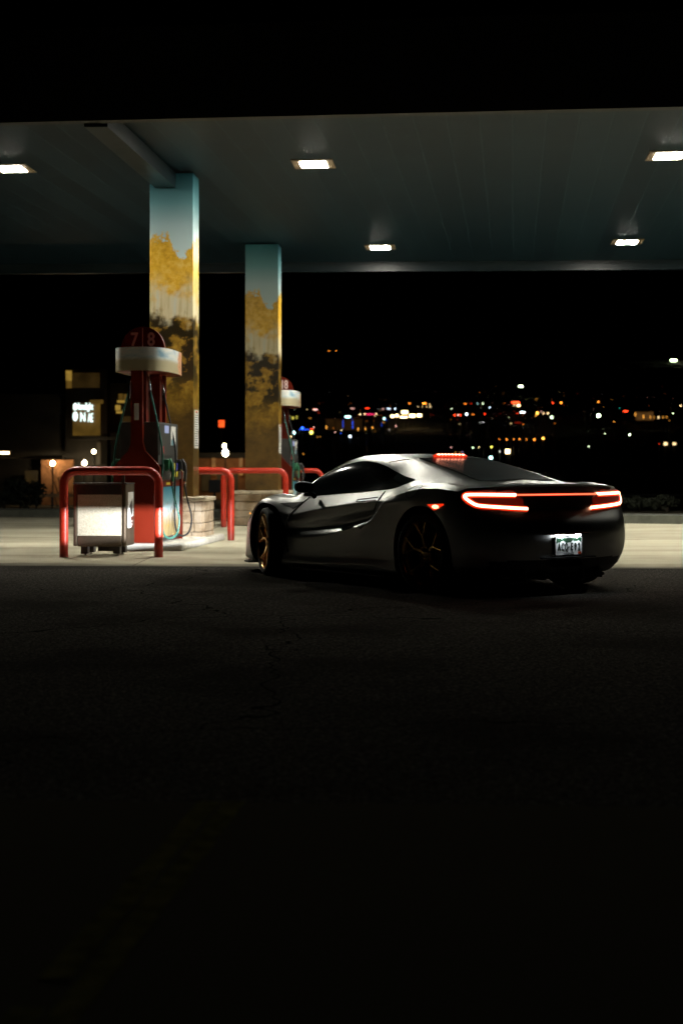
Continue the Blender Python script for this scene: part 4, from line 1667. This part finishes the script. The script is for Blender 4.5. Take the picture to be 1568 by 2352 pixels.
# headlights: a lamp behind a cut-off shield
for s_ in (1, -1):
    hx, hy_, hz = 3.435, s_ * .44, .588
    h_ = MB()
    h_.box((hx + .065, hy_, hz + .0165), (.006, .12, .034))                # shield that gives the cut-off
    h_.box((hx + .03, hy_ + s_ * .06, hz), (.07, .006, .07))
    h_.box((hx + .03, hy_ - s_ * .06, hz), (.07, .006, .07))
    h_.box((hx + .03, hy_, hz + .036), (.07, .12, .006))
    h_.box((hx + .065, hy_, hz - .0395), (.006, .12, .060))  # lower plate added to keep the beam off the near ground
    hl = h_.build('headlight', M['carbon'], car)
    sd = bpy.data.lights.new('headlight_beam', 'SPOT')
    sd.energy = 1500
    sd.color = (.93, .96, 1)
    sd.spot_size = R(58)
    sd.spot_blend = .95
    sd.shadow_soft_size = .0012
    so_ = bpy.data.objects.new('headlight_beam', sd)
    COL.objects.link(so_)
    so_.parent = hl
    so_.location = (hx, hy_, hz)
    d = Vector((1, 0, -.02)).normalized()
    so_.rotation_euler = d.to_track_quat('-Z', 'Y').to_euler()

# ------------------------------------------------------------------ background: buildings
def pbox(mb, x0, x1, y0, y1, D, dep=.5, mi=0, front=0.0):
    """box whose front face fills columns x0..x1 and rows y0..y1 of the reference view at distance D"""
    a, b = gx(x0, D), gx(x1, D)
    z0, z1 = gz(y1, D), gz(y0, D)
    mb.box(((a + b) / 2, D + dep / 2 - front, (z0 + z1) / 2), (b - a, dep, z1 - z0), mi=mi)
    return mb


M['glow_gold'] = emis('painted_gold_glow', (1, .60, .10), .42, False, .55, 1.2)  # lamplight on the wall patches, put into emission
M['glow_dim'] = emis('dim_gold_glow', (1, .55, .12), .03, False, .6, .9)  # dim wall lamplight as emission; also serves the shopfront windows
M['glow_mid'] = emis('painted_ochre_glow', (1, .55, .09), .12, False, .5, .8)
M['sign_w'] = emis('white_lit_letters', (.80, 1, .95), 2.0, False)
M['sign_r'] = emis('red_neon', (1, .10, .015), 2.2, False, .6, 3)
D = 80
shop = thing('corner_building', 'dark corner building with gold glowing wall patches and a white lit sign', 'building', (gx(180, D), D, -.9))


def child(mb, name, m, parent):
    o = mb.build(name, m, parent)
    o.matrix_parent_inverse = parent.matrix_basis.inverted()
    if parent.parent:
        o.matrix_parent_inverse = parent.matrix_parent_inverse.copy()
    return o


def wchild(mb, name, m, parent, root):
    """part given in world coordinates under a thing"""
    lx, ly, lz = root.location
    mb.v = [(x - lx, y - ly, z - lz) for x, y, z in mb.v]
    return mb.build(name, m, parent)


w_ = MB()
pbox(w_, -60, 150, 905, 1172, D + .6, 8)
pbox(w_, 150, 246, 848, 1172, D + .3, 8)
pbox(w_, 246, 330, 880, 1172, D + .9, 8)
wchild(w_, 'wall', M['walld'], shop, shop)
for (x0, x1, y0, y1, mm) in ((151, 164, 851, 874, 'glow_gold'), (152, 164, 875, 891, 'glow_mid'), (166, 228, 856, 890, 'glow_dim'), (272, 281, 904, 917, 'glow_mid'), (284, 291, 905, 917, 'glow_mid'),
                             (269, 286, 919, 925, 'glow_gold'), (265, 276, 930, 942, 'glow_gold'), (267, 281, 944, 949, 'glow_gold'), (277, 306, 956, 981, 'glow_dim'),
                             (58, 86, 1081, 1114, 'glow_dim'), (222, 231, 1016, 1066, 'glow_dim'), (206, 236, 918, 927, 'glow_mid')):
    wchild(pbox(MB(), x0, x1, y0, y1, D, .12), 'window', M[mm], shop, shop)  # glowing patches of lamp-lit wall, ledge and pier, not real openings
wchild(pbox(pbox(MB(), -10, 150, 1046, 1054, D, .6, front=.8), 166, 300, 1004, 1010, D, .8, front=1.0), 'awning', M['walld'], shop, shop)
wl_ = MB()
pbox(wl_, 97, 169, 1056, 1160, D + .2, .3, front=.25)
wchild(wl_, 'brick_front', M['wallb'], shop, shop)
# sign board
sb = thing('sign_board', 'gold panel carrying white lit shop lettering on the dark building', 'sign', (gx(198, D - .5), D - .5, gz(1000, D)))
wchild(pbox(MB(), 167, 229, 926, 1000, D - .4, .2), 'panel', M['glow_mid'], sb, sb)  # panel glows by itself in place of lamps washing it
lg = MB()
D3 = D - .55


def put_text(body, x0, x1, y0, y1, sx=None):
    me = text_mesh(body, 1.0, .0)
    xs_ = [v.co.x for v in me.vertices]
    ys_ = [v.co.y for v in me.vertices]
    ax, bx_, ay, by = min(xs_), max(xs_), min(ys_), max(ys_)
    X0, X1, Z0, Z1 = gx(x0, D3), gx(x1, D3), gz(y1, D3), gz(y0, D3)
    for dx in (-.012, 0, .012):
        lg.add([(X0 + (v.co.x - ax) / (bx_ - ax) * (X1 - X0) + dx, D3 - abs(dx) * .1, Z0 + (v.co.y - ay) / (by - ay) * (Z1 - Z0)) for v in me.vertices], [tuple(p.vertices) for p in me.polygons])
    bpy.data.meshes.remove(me)


put_text('limelight', 179.5, 213.5, 925, 946)
put_text('N', 185, 195.5, 947, 968)
put_text('AE', 202, 213.5, 949, 969)
X, Z_ = gx(172.6, D3), gz(934, D3)
lg.sphere((X, D3, Z_), 1, 0, 2, (.12, .03, .21))
X, Z_ = gx(172.8, D3), gz(956, D3)
lg.sphere((X, D3, Z_), 1, 0, 2, (.145, .03, .27))
wchild(lg, 'lettering', M['sign_w'], sb, sb)
rs = thing('shop_sign', 'small red neon sign left of the red fuel dispenser', 'sign', (gx(281, D - 1), D - 1, gz(1000, D - 1)))
wchild(pbox(MB(), 275.5, 286.5, 982, 999, D - 1, .12), 'neon_panel', M['sign_r'], rs, rs)
wchild(pbox(MB(), 279, 283, 999, 1010, D - 1, .1), 'bracket', M['pole'], rs, rs)


def globe_lamp(px, py, D, rr, label, base_z, bright='globe', name='lantern', grp='globe lanterns by the dark building'):
    x, z = gx(px, D), gz(py, D)
    t = thing(name, label, 'lamp', (x, D, base_z), 0, grp)
    MB().tube([(0, 0, 0), (0, 0, z - base_z - rr * .8)], .04, 8).build('post', M['pole'], t)
    MB().sphere((0, 0, z - base_z), rr, 0, 2, (1, 1, 1.15)).build('globe', M[bright], t)
    return t


globe_lamp(121, 1064, 79.3, .12, 'white globe lantern in front of the orange lit brick wall, left of the bare tree', -.9)
globe_lamp(193.5, 1063, 79.3, .12, 'white globe lantern just above the left end of the nearest guard hoop', -.9)
globe_lamp(215.5, 1037, 78.0, .09, 'smaller yellowish globe lantern above the nearest guard hoop', -.9)
aw = thing('awning_lamp', 'bright elongated lamp under the awning at the left edge', 'lamp', (gx(8, 78), 78, gz(1040, 78)))
M['awl'] = emis('awning_lamp_glow', (1, .70, .35), 10, False)
MB().box((0, 0, 0), (.62, .16, .12), bev=.04).build('diffuser', M['awl'], aw)
MB().box((0, .1, .10), (.8, .3, .06)).build('hood', M['pole'], aw)

# second building between the columns
D = 95
b2 = thing('shopfront_building', 'dim shopfront building seen between the two columns with orange lit piers', 'building', (gx(510, D), D, -.9))
w_ = MB()
pbox(w_, 380, 620, 1052, 1150, D + .5, 7)
wchild(w_, 'wall', M['wallb'], b2, b2)
wchild(pbox(MB(), 380, 620, 1040, 1052, D + .2, 7.6), 'roof', M['walld'], b2, b2)
M['pier'] = emis('painted_pier_glow', (1, .42, .10), .30, False, .6, 1.5)  # uplight on the piers put into their own emission
for x0 in (486, 549, 432, 600):
    wchild(pbox(MB(), x0, x0 + 8, 1052, 1092, D + .1, .3), 'lit_pier', M['pier'], b2, b2)
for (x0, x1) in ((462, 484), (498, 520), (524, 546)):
    wchild(pbox(MB(), x0, x1, 1090, 1128, D + .35, .2), 'window', M['glow_dim'], b2, b2)
globe_lamp(517.5, 1040, 92, .20, 'large white globe lantern between the two columns', -.9)
globe_lamp(515.5, 1024, 96, .12, 'small warm globe lantern just above a larger one between the columns', -.9)
rs2 = thing('neon_sign', 'red neon sign high between the two columns', 'sign', (gx(508, 110), 110, gz(985, 110)))
wchild(pbox(MB(), 502, 515, 965, 981, 110, .15), 'neon_panel', M['sign_r'], rs2, rs2)
wchild(MB().tube([(gx(508, 110), 110.1, -.9), (gx(508, 110), 110.1, gz(981, 110))], .08, 8), 'post', M['pole'], rs2, rs2)
mbx = thing('utility_box', 'dark utility box on a post between the columns', 'utility box', (gx(493, 40), 40, -.02))
MB().box((0, 0, gz(1115, 40)), (.32, .22, .36), bev=.02).build('box', M['black'], mbx)
MB().tube([(0, 0, -.1), (0, 0, gz(1122, 40))], .035, 8).build('post', M['black'], mbx)

# low fence on the left, shrubs, bare tree ---------------------------------------------------
fz = thing('railing', 'low dark railing with a pale top rail along the planting at left', 'fence', (gx(120, 45), 45, -.2))
rl = MB()
rl.box((0, 0, gz(1138, 45) + .2), (9.0, .10, .10))
rl.box((0, 0, gz(1166, 45) + .2), (9.0, .06, .06))
rl.build('rail', M['wall'], fz)
for i in range(19):
    MB().box((-4.5 + .5 * i, 0, .25), (.06, .06, .62)).build('post', M['black'], fz)


def shrub(x, y, z, w_, h_, label, n=900, seed=1):
    rnd = random.Random(seed)
    t = thing('shrub', label, 'shrub', (x, y, z), 0, 'dark shrubs along the kerb')
    fo = MB()
    lobes = [(rnd.uniform(-.32, .32) * w_, rnd.uniform(-.25, .25) * w_, rnd.uniform(.35, .75) * h_, rnd.uniform(.22, .36)) for _ in range(7)]
    for _ in range(n):
        lb = rnd.choice(lobes)
        d = Vector((rnd.gauss(0, 1), rnd.gauss(0, 1), rnd.gauss(0, 1))).normalized() * (rnd.random() ** .4)
        p = Vector((lb[0] + d.x * lb[3] * w_, lb[1] + d.y * lb[3] * w_, max(.03, lb[2] + d.z * lb[3] * h_)))
        a = Vector((rnd.gauss(0, 1), rnd.gauss(0, 1), rnd.gauss(0, 1))).normalized() * .05
        b = a.cross(Vector((rnd.gauss(0, 1), rnd.gauss(0, 1), rnd.gauss(0, 1)))).normalized() * .03
        fo.add([p - a, p + b, p + a, p - b], [(0, 1, 2, 3)])
    fo.build('foliage', M['leaf'], t)
    st = MB()
    for i in range(5):
        lb = lobes[i]
        st.tube([(0, 0, 0), (lb[0] * .5, lb[1] * .5, lb[2] * .5), (lb[0], lb[1], lb[2])], [.025, .015, .006], 6)
    st.build('stem', M['bark'], t)
    return t


shrub(gx(58, 42), 42, -.1, 1.5, .95, 'large dark shrub before the tan pier at far left', 1400, 3)
shrub(gx(5, 41), 41, -.1, .9, .6, 'small dark shrub cut off by the left edge', 700, 4)
for i, (px, D, w_, h_, lb) in enumerate(((1400, 36, .8, .42, 'low dark shrub right beside the car tail'), (1468, 36, .7, .38, 'low dark shrub second from the car tail'),
                                         (1530, 35.5, .9, .48, 'low dark shrub near the right edge'))):
    shrub(gx(px, D), D, .02, w_, h_, lb, 700, 10 + i)

tr = thing('bare_tree', 'small leafless tree in front of the orange lit wall', 'tree', (gx(137, 60), 60, -.9))


def branch(mb, p, d, ln, r, lev, rnd):
    n = 5
    pts, rs_ = [Vector(p)], [r]
    for i in range(n):
        d = (d + Vector((rnd.gauss(0, .09), rnd.gauss(0, .09), rnd.gauss(0, .05) + .03))).normalized()
        pts.append(pts[-1] + d * ln / n)
        rs_.append(r * (1 - .6 * (i + 1) / n))
    mb.tube(pts, rs_, 6)
    if lev > 0:
        for k in range(4 if lev > 1 else 3):
            i = rnd.randint(2, n)
            ax = Vector((rnd.gauss(0, 1), rnd.gauss(0, 1), 0)).normalized()
            nd = (d + ax * rnd.uniform(.45, .8)).normalized()
            branch(mb, pts[i], nd, ln * rnd.uniform(.55, .75), rs_[i] * .75, lev - 1, rnd)


rnd = random.Random(5)
tk = MB()
branch(tk, (0, 0, 0), Vector((0, 0, 1)), 1.0, .035, 0, rnd)
tk.build('trunk', M['bark'], tr)
cr_ = MB()
for k in range(7):
    a = 2 * math.pi * k / 7
    branch(cr_, (0, 0, .75 + .03 * k), Vector((math.cos(a) * .5, math.sin(a) * .5, 1)).normalized(), 1.0, .018, 2, rnd)
cr_.build('crown', M['bark'], tr)

# dim field wall at right
fw = thing('field_fence', 'long low fence across the dark field right of the car', 'fence', (gx(1480, 60), 60, -.9))
f_ = MB()
f_.box((0, 0, gz(1137, 60) + .9), (34, .08, .07))
f_.build('rail', M['black'], fw)
for i in range(18):
    MB().box((-17 + 2 * i, 0, .15), (.09, .09, .75)).build('post', M['black'], fw)

# ------------------------------------------------------------------ town lights on the hillside
PAL = {
    'amber': ((1, .42, .06), 'amber'), 'orange': ((1, .28, .03), 'orange'), 'red': ((1, .05, .012), 'red'), 'cream': ((1, .72, .34), 'cream'), 'white': ((.95, .93, .85), 'white'),
    'bluew': ((.70, .85, 1), 'bluish white'), 'greenw': ((.80, 1, .62), 'greenish white'), 'cyan': ((.55, 1, .95), 'cyan white'), 'yellow': ((.95, .85, .12), 'yellow'), 'blue': ((.02, .10, 1), 'blue'),
    'pink': ((1, .50, .42), 'pinkish'), 'magenta': ((1, .03, .16), 'magenta'), 'teal': ((.04, .75, .55), 'teal'), 'purple': ((.55, .35, .9), 'violet')}
town_m = {}


def town_mat(c, b):
    b = b * 1.5
    key = (c, b)
    if key not in town_m:
        town_m[key] = emis('town_%s_glow' % PAL[c][1].replace(' ', '_'), PAL[c][0], b, False)
    return town_m[key]


def place(e, pole):
    """distance at which a lamp of this pole height on the hillside shows at slope e"""
    best = None
    for i in range(0, 1150):
        D = 185 + i
        v = zt(D) + pole - (CAMH + D * e)
        if v >= 0 and D > 190:
            best = D
            break
    return best


def zone(u):
    if u < 680:
        return 'left of the car windscreen'
    if u < 770:
        return 'above the door mirror'
    if u < 850:
        return 'above the windscreen'
    if u < 930:
        return 'above the front of the roof'
    if u < 1000:
        return 'above the middle of the roof'
    if u < 1090:
        return 'above the high brake light'
    if u < 1180:
        return 'above the rear window'
    if u < 1260:
        return 'above the rear window foot'
    if u < 1340:
        return 'above the tail light bar'
    if u < 1440:
        return 'above the right tail light'
    return 'right of the car'


def level(v):
    return ('high on the dark hill' if v < 880 else 'in the top row of town lights' if v < 925 else 'in the brightest row of town lights' if v < 957 else
            'in the third row of town lights' if v < 990 else 'low in the valley')


used_labels = {}


def town(u, v, wpx, hpx, c, b):
    """one light of the town: u, v place and wpx, hpx size in the reference view, c colour, b brightness"""
    e = (HY - v) / F
    big = wpx > 14 or hpx > 9 or wpx > hpx * 1.7
    pole = 5.5 if big else 7.0
    D = place(e, pole)
    if D is None:
        D = 900
    pole = CAMH + D * e - zt(D)
    if pole > 16 or pole < 2.0:
        pole = max(2.0, min(16, pole))
    x, z = gx(u, D), gz(v, D)
    base = zt(D) - .3
    sx, sz = max(.12, (wpx - 5) / F * D), max(.12, (hpx - 5) / F * D)
    m = MB()
    colname = PAL[c][1]
    size = 'faint' if b < 1.0 else ('bright' if b > 6 else 'small')
    tall = hpx > wpx * 1.5
    if big and not tall:
        m.box((0, 0, z - base), (sx, .25, sz), mi=1)
        for q in (-.3, .3):
            m.box((q * sx, .25, (z - base - sz / 2) / 2), (.12, .12, max(.2, z - base - sz / 2)), mi=0)
        nm, cat, kind_ = 'lit_sign', 'sign', 'lit sign'
    elif tall:
        m.box((0, 0, z - base), (sx, .2, sz), mi=1)
        m.box((0, .2, (z - base) / 2), (sx * 1.2, .15, z - base), mi=0)
        nm, cat, kind_ = 'light_column', 'lamp', 'upright light strip'
    else:
        m.sphere((0, 0, z - base), max(sx, sz) / 2, 1, 1)
        m.tube([(0, .1, 0), (0, .1, z - base)], .07, 5)
        nm, cat, kind_ = 'street_lamp', 'street lamp', 'street lamp'
    o = m.build(nm, [M['pole'], town_mat(c, b)], None, (x, D, base))
    lb = '%s %s %s %s, %s' % (size, colname, kind_, zone(u), level(v))
    words = lb.split()
    if len(words) > 16:
        lb = lb.replace(' of town lights', '')
    n = used_labels.get(lb, 0)
    used_labels[lb] = n + 1
    tag(o, lb, cat, lb.split(',')[0] + ' ' + lb.split(',')[1].strip() + ' group')
    return o


def A6(l):
    for (zx, zy, w_, h_, c, b) in l:
        town((1100 + zx / 1.96) / 1.7417, (1350 + zy / 1.96) / 1.7417, w_ / 3.414, h_ / 3.414, c, b)


def A7(l):
    for (zx, zy, w_, h_, c, b) in l:
        town((1900 + zx / 1.887) / 1.7417, (1350 + zy / 1.887) / 1.7417, w_ / 3.287, h_ / 3.287, c, b)


A6([(423, 103, 22, 22, 'orange', 6), (479, 104, 22, 22, 'orange', 6),
    (152, 562, 20, 20, 'greenw', 1.5), (250, 562, 26, 24, 'cream', .6), (315, 564, 50, 24, 'pink', 2.2), (342, 590, 26, 14, 'red', .9), (577, 519, 16, 16, 'orange', 1.0), (607, 556, 46, 24, 'pink', .8),
    (666, 575, 16, 16, 'orange', 1.4), (665, 602, 26, 26, 'cream', 4), (722, 554, 50, 20, 'red', 4), (747, 601, 80, 18, 'magenta', 3), (703, 600, 24, 26, 'cream', 4), (793, 600, 24, 26, 'cream', 4),
    (780, 613, 22, 18, 'cream', 4), (808, 612, 16, 16, 'orange', 2), (833, 612, 16, 16, 'orange', 2), (845, 560, 28, 24, 'pink', 1.2), (810, 560, 20, 20, 'white', 1), (892, 558, 42, 24, 'bluew', 2), (942, 558, 28, 28, 'bluew', 3),
    (905, 544, 16, 16, 'orange', .9), (1054, 515, 26, 26, 'orange', 5), (1170, 516, 42, 24, 'orange', 5), (1211, 525, 24, 24, 'cream', 3), (1120, 541, 22, 20, 'cream', 2), (1155, 541, 22, 20, 'cream', 3),
    (1186, 541, 22, 20, 'cream', 3), (1217, 543, 34, 20, 'cream', 3), (1016, 586, 66, 40, 'cream', 5), (920, 617, 42, 34, 'cream', 6), (955, 612, 38, 34, 'cream', 6), (1008, 624, 74, 26, 'cream', 7),
    (1075, 613, 60, 38, 'cream', 7), (1130, 610, 50, 38, 'cream', 6), (1218, 606, 16, 16, 'red', 1), (1240, 607, 16, 16, 'red', 1), (1383, 558, 24, 24, 'greenw', 3.5), (1408, 608, 28, 24, 'red', 5), (1434, 607, 18, 26, 'pink', 4),
    (1453, 607, 26, 26, 'red', 5), (1431, 642, 16, 14, 'red', 1.5), (1501, 600, 36, 30, 'bluew', 4), (1550, 602, 34, 18, 'orange', 3), (1490, 519, 34, 20, 'orange', 3), (1535, 517, 32, 18, 'red', 1.2),
    (570, 624, 58, 34, 'cyan', 4), (855, 636, 34, 30, 'cyan', 3.5), (855, 666, 18, 16, 'orange', 1), (532, 680, 14, 74, 'blue', 1.2), (608, 685, 16, 74, 'blue', 1.8), (605, 643, 22, 16, 'blue', 2), (533, 643, 20, 16, 'blue', 1.6),
    (403, 705, 16, 42, 'amber', 2.6), (652, 718, 18, 36, 'amber', 3), (708, 715, 16, 36, 'amber', 2.5), (764, 708, 18, 34, 'amber', 3), (835, 682, 12, 44, 'blue', .6), (876, 650, 20, 14, 'blue', 1),
    (520, 727, 24, 24, 'cream', 4), (517, 750, 16, 24, 'blue', 1.5), (472, 743, 22, 22, 'pink', 3), (588, 775, 32, 32, 'bluew', 4), (946, 693, 24, 26, 'pink', 3), (456, 711, 14, 16, 'orange', .7),
    (213, 711, 40, 28, 'blue', 4), (190, 722, 14, 18, 'blue', 2), (246, 721, 60, 8, 'blue', 2.0), (290, 718, 46, 18, 'red', 4), (303, 704, 18, 18, 'pink', 3), (284, 744, 44, 28, 'yellow', 4), (146, 747, 44, 28, 'cyan', 4.5),
    (125, 777, 26, 26, 'cream', 4), (332, 778, 18, 18, 'amber', 1), (352, 778, 14, 14, 'amber', .6), (103, 600, 18, 20, 'orange', 4), (112, 625, 30, 40, 'yellow', .8), (140, 630, 30, 34, 'yellow', .7), (170, 625, 24, 40, 'yellow', .6), (275, 632, 36, 20, 'amber', .8),
    (222, 912, 18, 18, 'amber', 1.5), (1379, 862, 20, 20, 'pink', 3), (1551, 864, 24, 26, 'greenw', 5), (1412, 900, 20, 18, 'amber', 1.4), (1468, 897, 16, 18, 'purple', 1.2), (1448, 902, 14, 14, 'amber', 1)])
A7([(1497, 172, 62, 30, 'greenw', 9), (344, 367, 50, 28, 'greenw', 7), (32, 414, 18, 18, 'orange', 3), (72, 412, 16, 16, 'amber', .9), (75, 428, 14, 14, 'amber', .7), (213, 410, 18, 16, 'amber', 1.1), (212, 428, 14, 14, 'amber', .6),
    (462, 465, 20, 20, 'amber', 3), (670, 414, 16, 16, 'amber', .8), (671, 436, 14, 14, 'amber', .4), (770, 420, 14, 14, 'red', .7), (587, 493, 26, 26, 'red', 5), (649, 491, 26, 28, 'orange', 5), (663, 511, 14, 14, 'red', 2),
    (929, 485, 26, 26, 'orange', 5), (1028, 464, 18, 18, 'amber', 1.5), (1303, 455, 16, 16, 'pink', 1.4), (1349, 450, 14, 14, 'pink', .5), (1496, 450, 16, 16, 'purple', 1), (1550, 513, 24, 20, 'cream', 5), (1223, 380, 14, 14, 'red', .5),
    (18, 498, 24, 16, 'cyan', 1.4), (58, 498, 28, 22, 'greenw', 2), (110, 527, 24, 26, 'bluew', 2.5), (44, 533, 16, 16, 'white', 1), (72, 577, 28, 22, 'red', 2), (191, 580, 18, 16, 'red', 1.2), (155, 598, 14, 14, 'red', 1),
    (255, 605, 20, 20, 'greenw', 2.5), (40, 641, 18, 18, 'white', 1.2), (62, 640, 18, 18, 'white', 1.5), (305, 490, 74, 26, 'red', 6), (245, 491, 16, 16, 'red', 2.5), (218, 497, 20, 16, 'orange', 1.5), (256, 508, 14, 16, 'pink', 1),
    (293, 511, 24, 22, 'cream', 3), (327, 513, 38, 30, 'cream', 5), (357, 564, 50, 26, 'bluew', 5), (320, 571, 22, 24, 'red', 2), (360, 588, 14, 14, 'orange', 1.5), (470, 570, 30, 32, 'amber', 5), (457, 588, 24, 24, 'amber', 4),
    (498, 560, 22, 24, 'pink', 1.5), (516, 572, 24, 26, 'cream', 3), (549, 571, 26, 22, 'cream', 4), (531, 571, 14, 14, 'red', 1.5), (577, 602, 34, 34, 'greenw', 2.5), (270, 649, 16, 18, 'cream', 1.6), (322, 642, 64, 14, 'red', .35), (362, 655, 18, 16, 'orange', 2),
    (931, 589, 38, 38, 'greenw', 8), (1047, 634, 18, 18, 'amber', 2), (1092, 532, 20, 20, 'teal', 2), (1135, 556, 48, 22, 'red', 5), (1209, 580, 20, 42, 'amber', 1.6), (1270, 598, 20, 42, 'amber', 1.6), (1322, 600, 16, 38, 'amber', 1.6),
    (1350, 602, 14, 32, 'amber', .8), (1383, 602, 24, 32, 'cream', 1.6), (1418, 602, 16, 32, 'amber', 1.3), (1445, 601, 16, 30, 'amber', 1.6), (1494, 572, 24, 24, 'greenw', 4), (979, 726, 22, 22, 'greenw', 3), (1166, 733, 30, 26, 'greenw', 5),
    (857, 823, 24, 24, 'greenw', 4), (1437, 802, 38, 36, 'cream', 1.6), (1503, 802, 38, 34, 'cream', 1.2), (1390, 803, 14, 14, 'red', 1.2), (183, 766, 20, 18, 'orange', 2.5), (237, 769, 26, 26, 'orange', 3.5), (291, 767, 24, 22, 'orange', 3), (335, 767, 26, 22, 'orange', 3),
    (386, 768, 22, 24, 'orange', 2.5), (447, 770, 26, 30, 'orange', 3), (513, 761, 28, 30, 'amber', 5), (27, 829, 22, 22, 'cream', 3), (124, 826, 28, 28, 'yellow', 4), (187, 860, 22, 22, 'white', 3), (245, 860, 48, 46, 'cream', 7), (118, 908, 36, 36, 'cyan', 5),
    (1328, 555, 16, 14, 'amber', .4), (1395, 555, 14, 14, 'amber', .4), (110, 127, 14, 14, 'amber', .35)])

rt = random.Random(21)
for _ in range(85):
    u_ = rt.uniform(700, 1560)
    v_ = rt.choice((rt.gauss(945, 12), rt.gauss(915, 10), rt.gauss(935, 14), rt.gauss(965, 14)))
    if v_ > 1030 and u_ < 1400:
        continue
    town(u_, v_, 4.9, 4.9, rt.choice(('amber', 'amber', 'orange', 'orange', 'cream', 'red', 'white', 'pink')), rt.choice((.3, .45, .7, 1.0)))
# dim town buildings behind the lights
for (x0, x1, y0, y1, lb, mm) in ((748, 832, 962, 985, 'faintly lit long building with blue and amber light strips above the door mirror', 'tb1'),
                                 (1460, 1500, 946, 962, 'brown lit wall with amber light strips near the right edge', 'tb2')):
    v_ = (y0 + y1) / 2
    D = place((HY - v_) / F, 5.0) or 500
    D += 6
    M[mm] = emis('painted_facade_glow', (1, .45, .12), .022 if mm == 'tb1' else .10, False, .6, .2)  # dim light on the facade put into its emission
    t = thing('town_building', lb, 'building', (gx((x0 + x1) / 2, D), D, zt(D) - .5), 0, None)
    wchild(pbox(MB(), x0, x1, y0, y1 + 3, D, .4), 'lit_front', M[mm], t, t)
    wchild(pbox(MB(), x0 - 2, x1 + 2, y0 - 3, y0, D, 8), 'roof', M['walld'], t, t)
    wchild(pbox(MB(), x0, x1, y0, y1 + 22, D + .41, 7), 'wall', M['walld'], t, t)

# ------------------------------------------------------------------ camera and render settings
cd = bpy.data.cameras.new('camera')
cd.sensor_fit = 'HORIZONTAL'
cd.sensor_width = 24
cd.lens = 24 * F / 1568
cd.shift_y = -(1176 - HY) / 1568
cd.clip_start = .1
cd.clip_end = 6000
cd.dof.use_dof = True
cd.dof.focus_distance = 12.2
cd.dof.aperture_fstop = 2.2
cam = bpy.data.objects.new('camera', cd)
COL.objects.link(cam)
cam.location = (0, 0, CAMH)
cam.rotation_euler = (R(90), 0, 0)
S.camera = cam
S.view_settings.view_transform = 'Standard'
S.view_settings.look = 'None'
S.view_settings.exposure = 0
S.view_settings.gamma = 1
S.cycles.use_denoising = True
S.cycles.max_bounces = 5
S.cycles.sample_clamp_indirect = 4
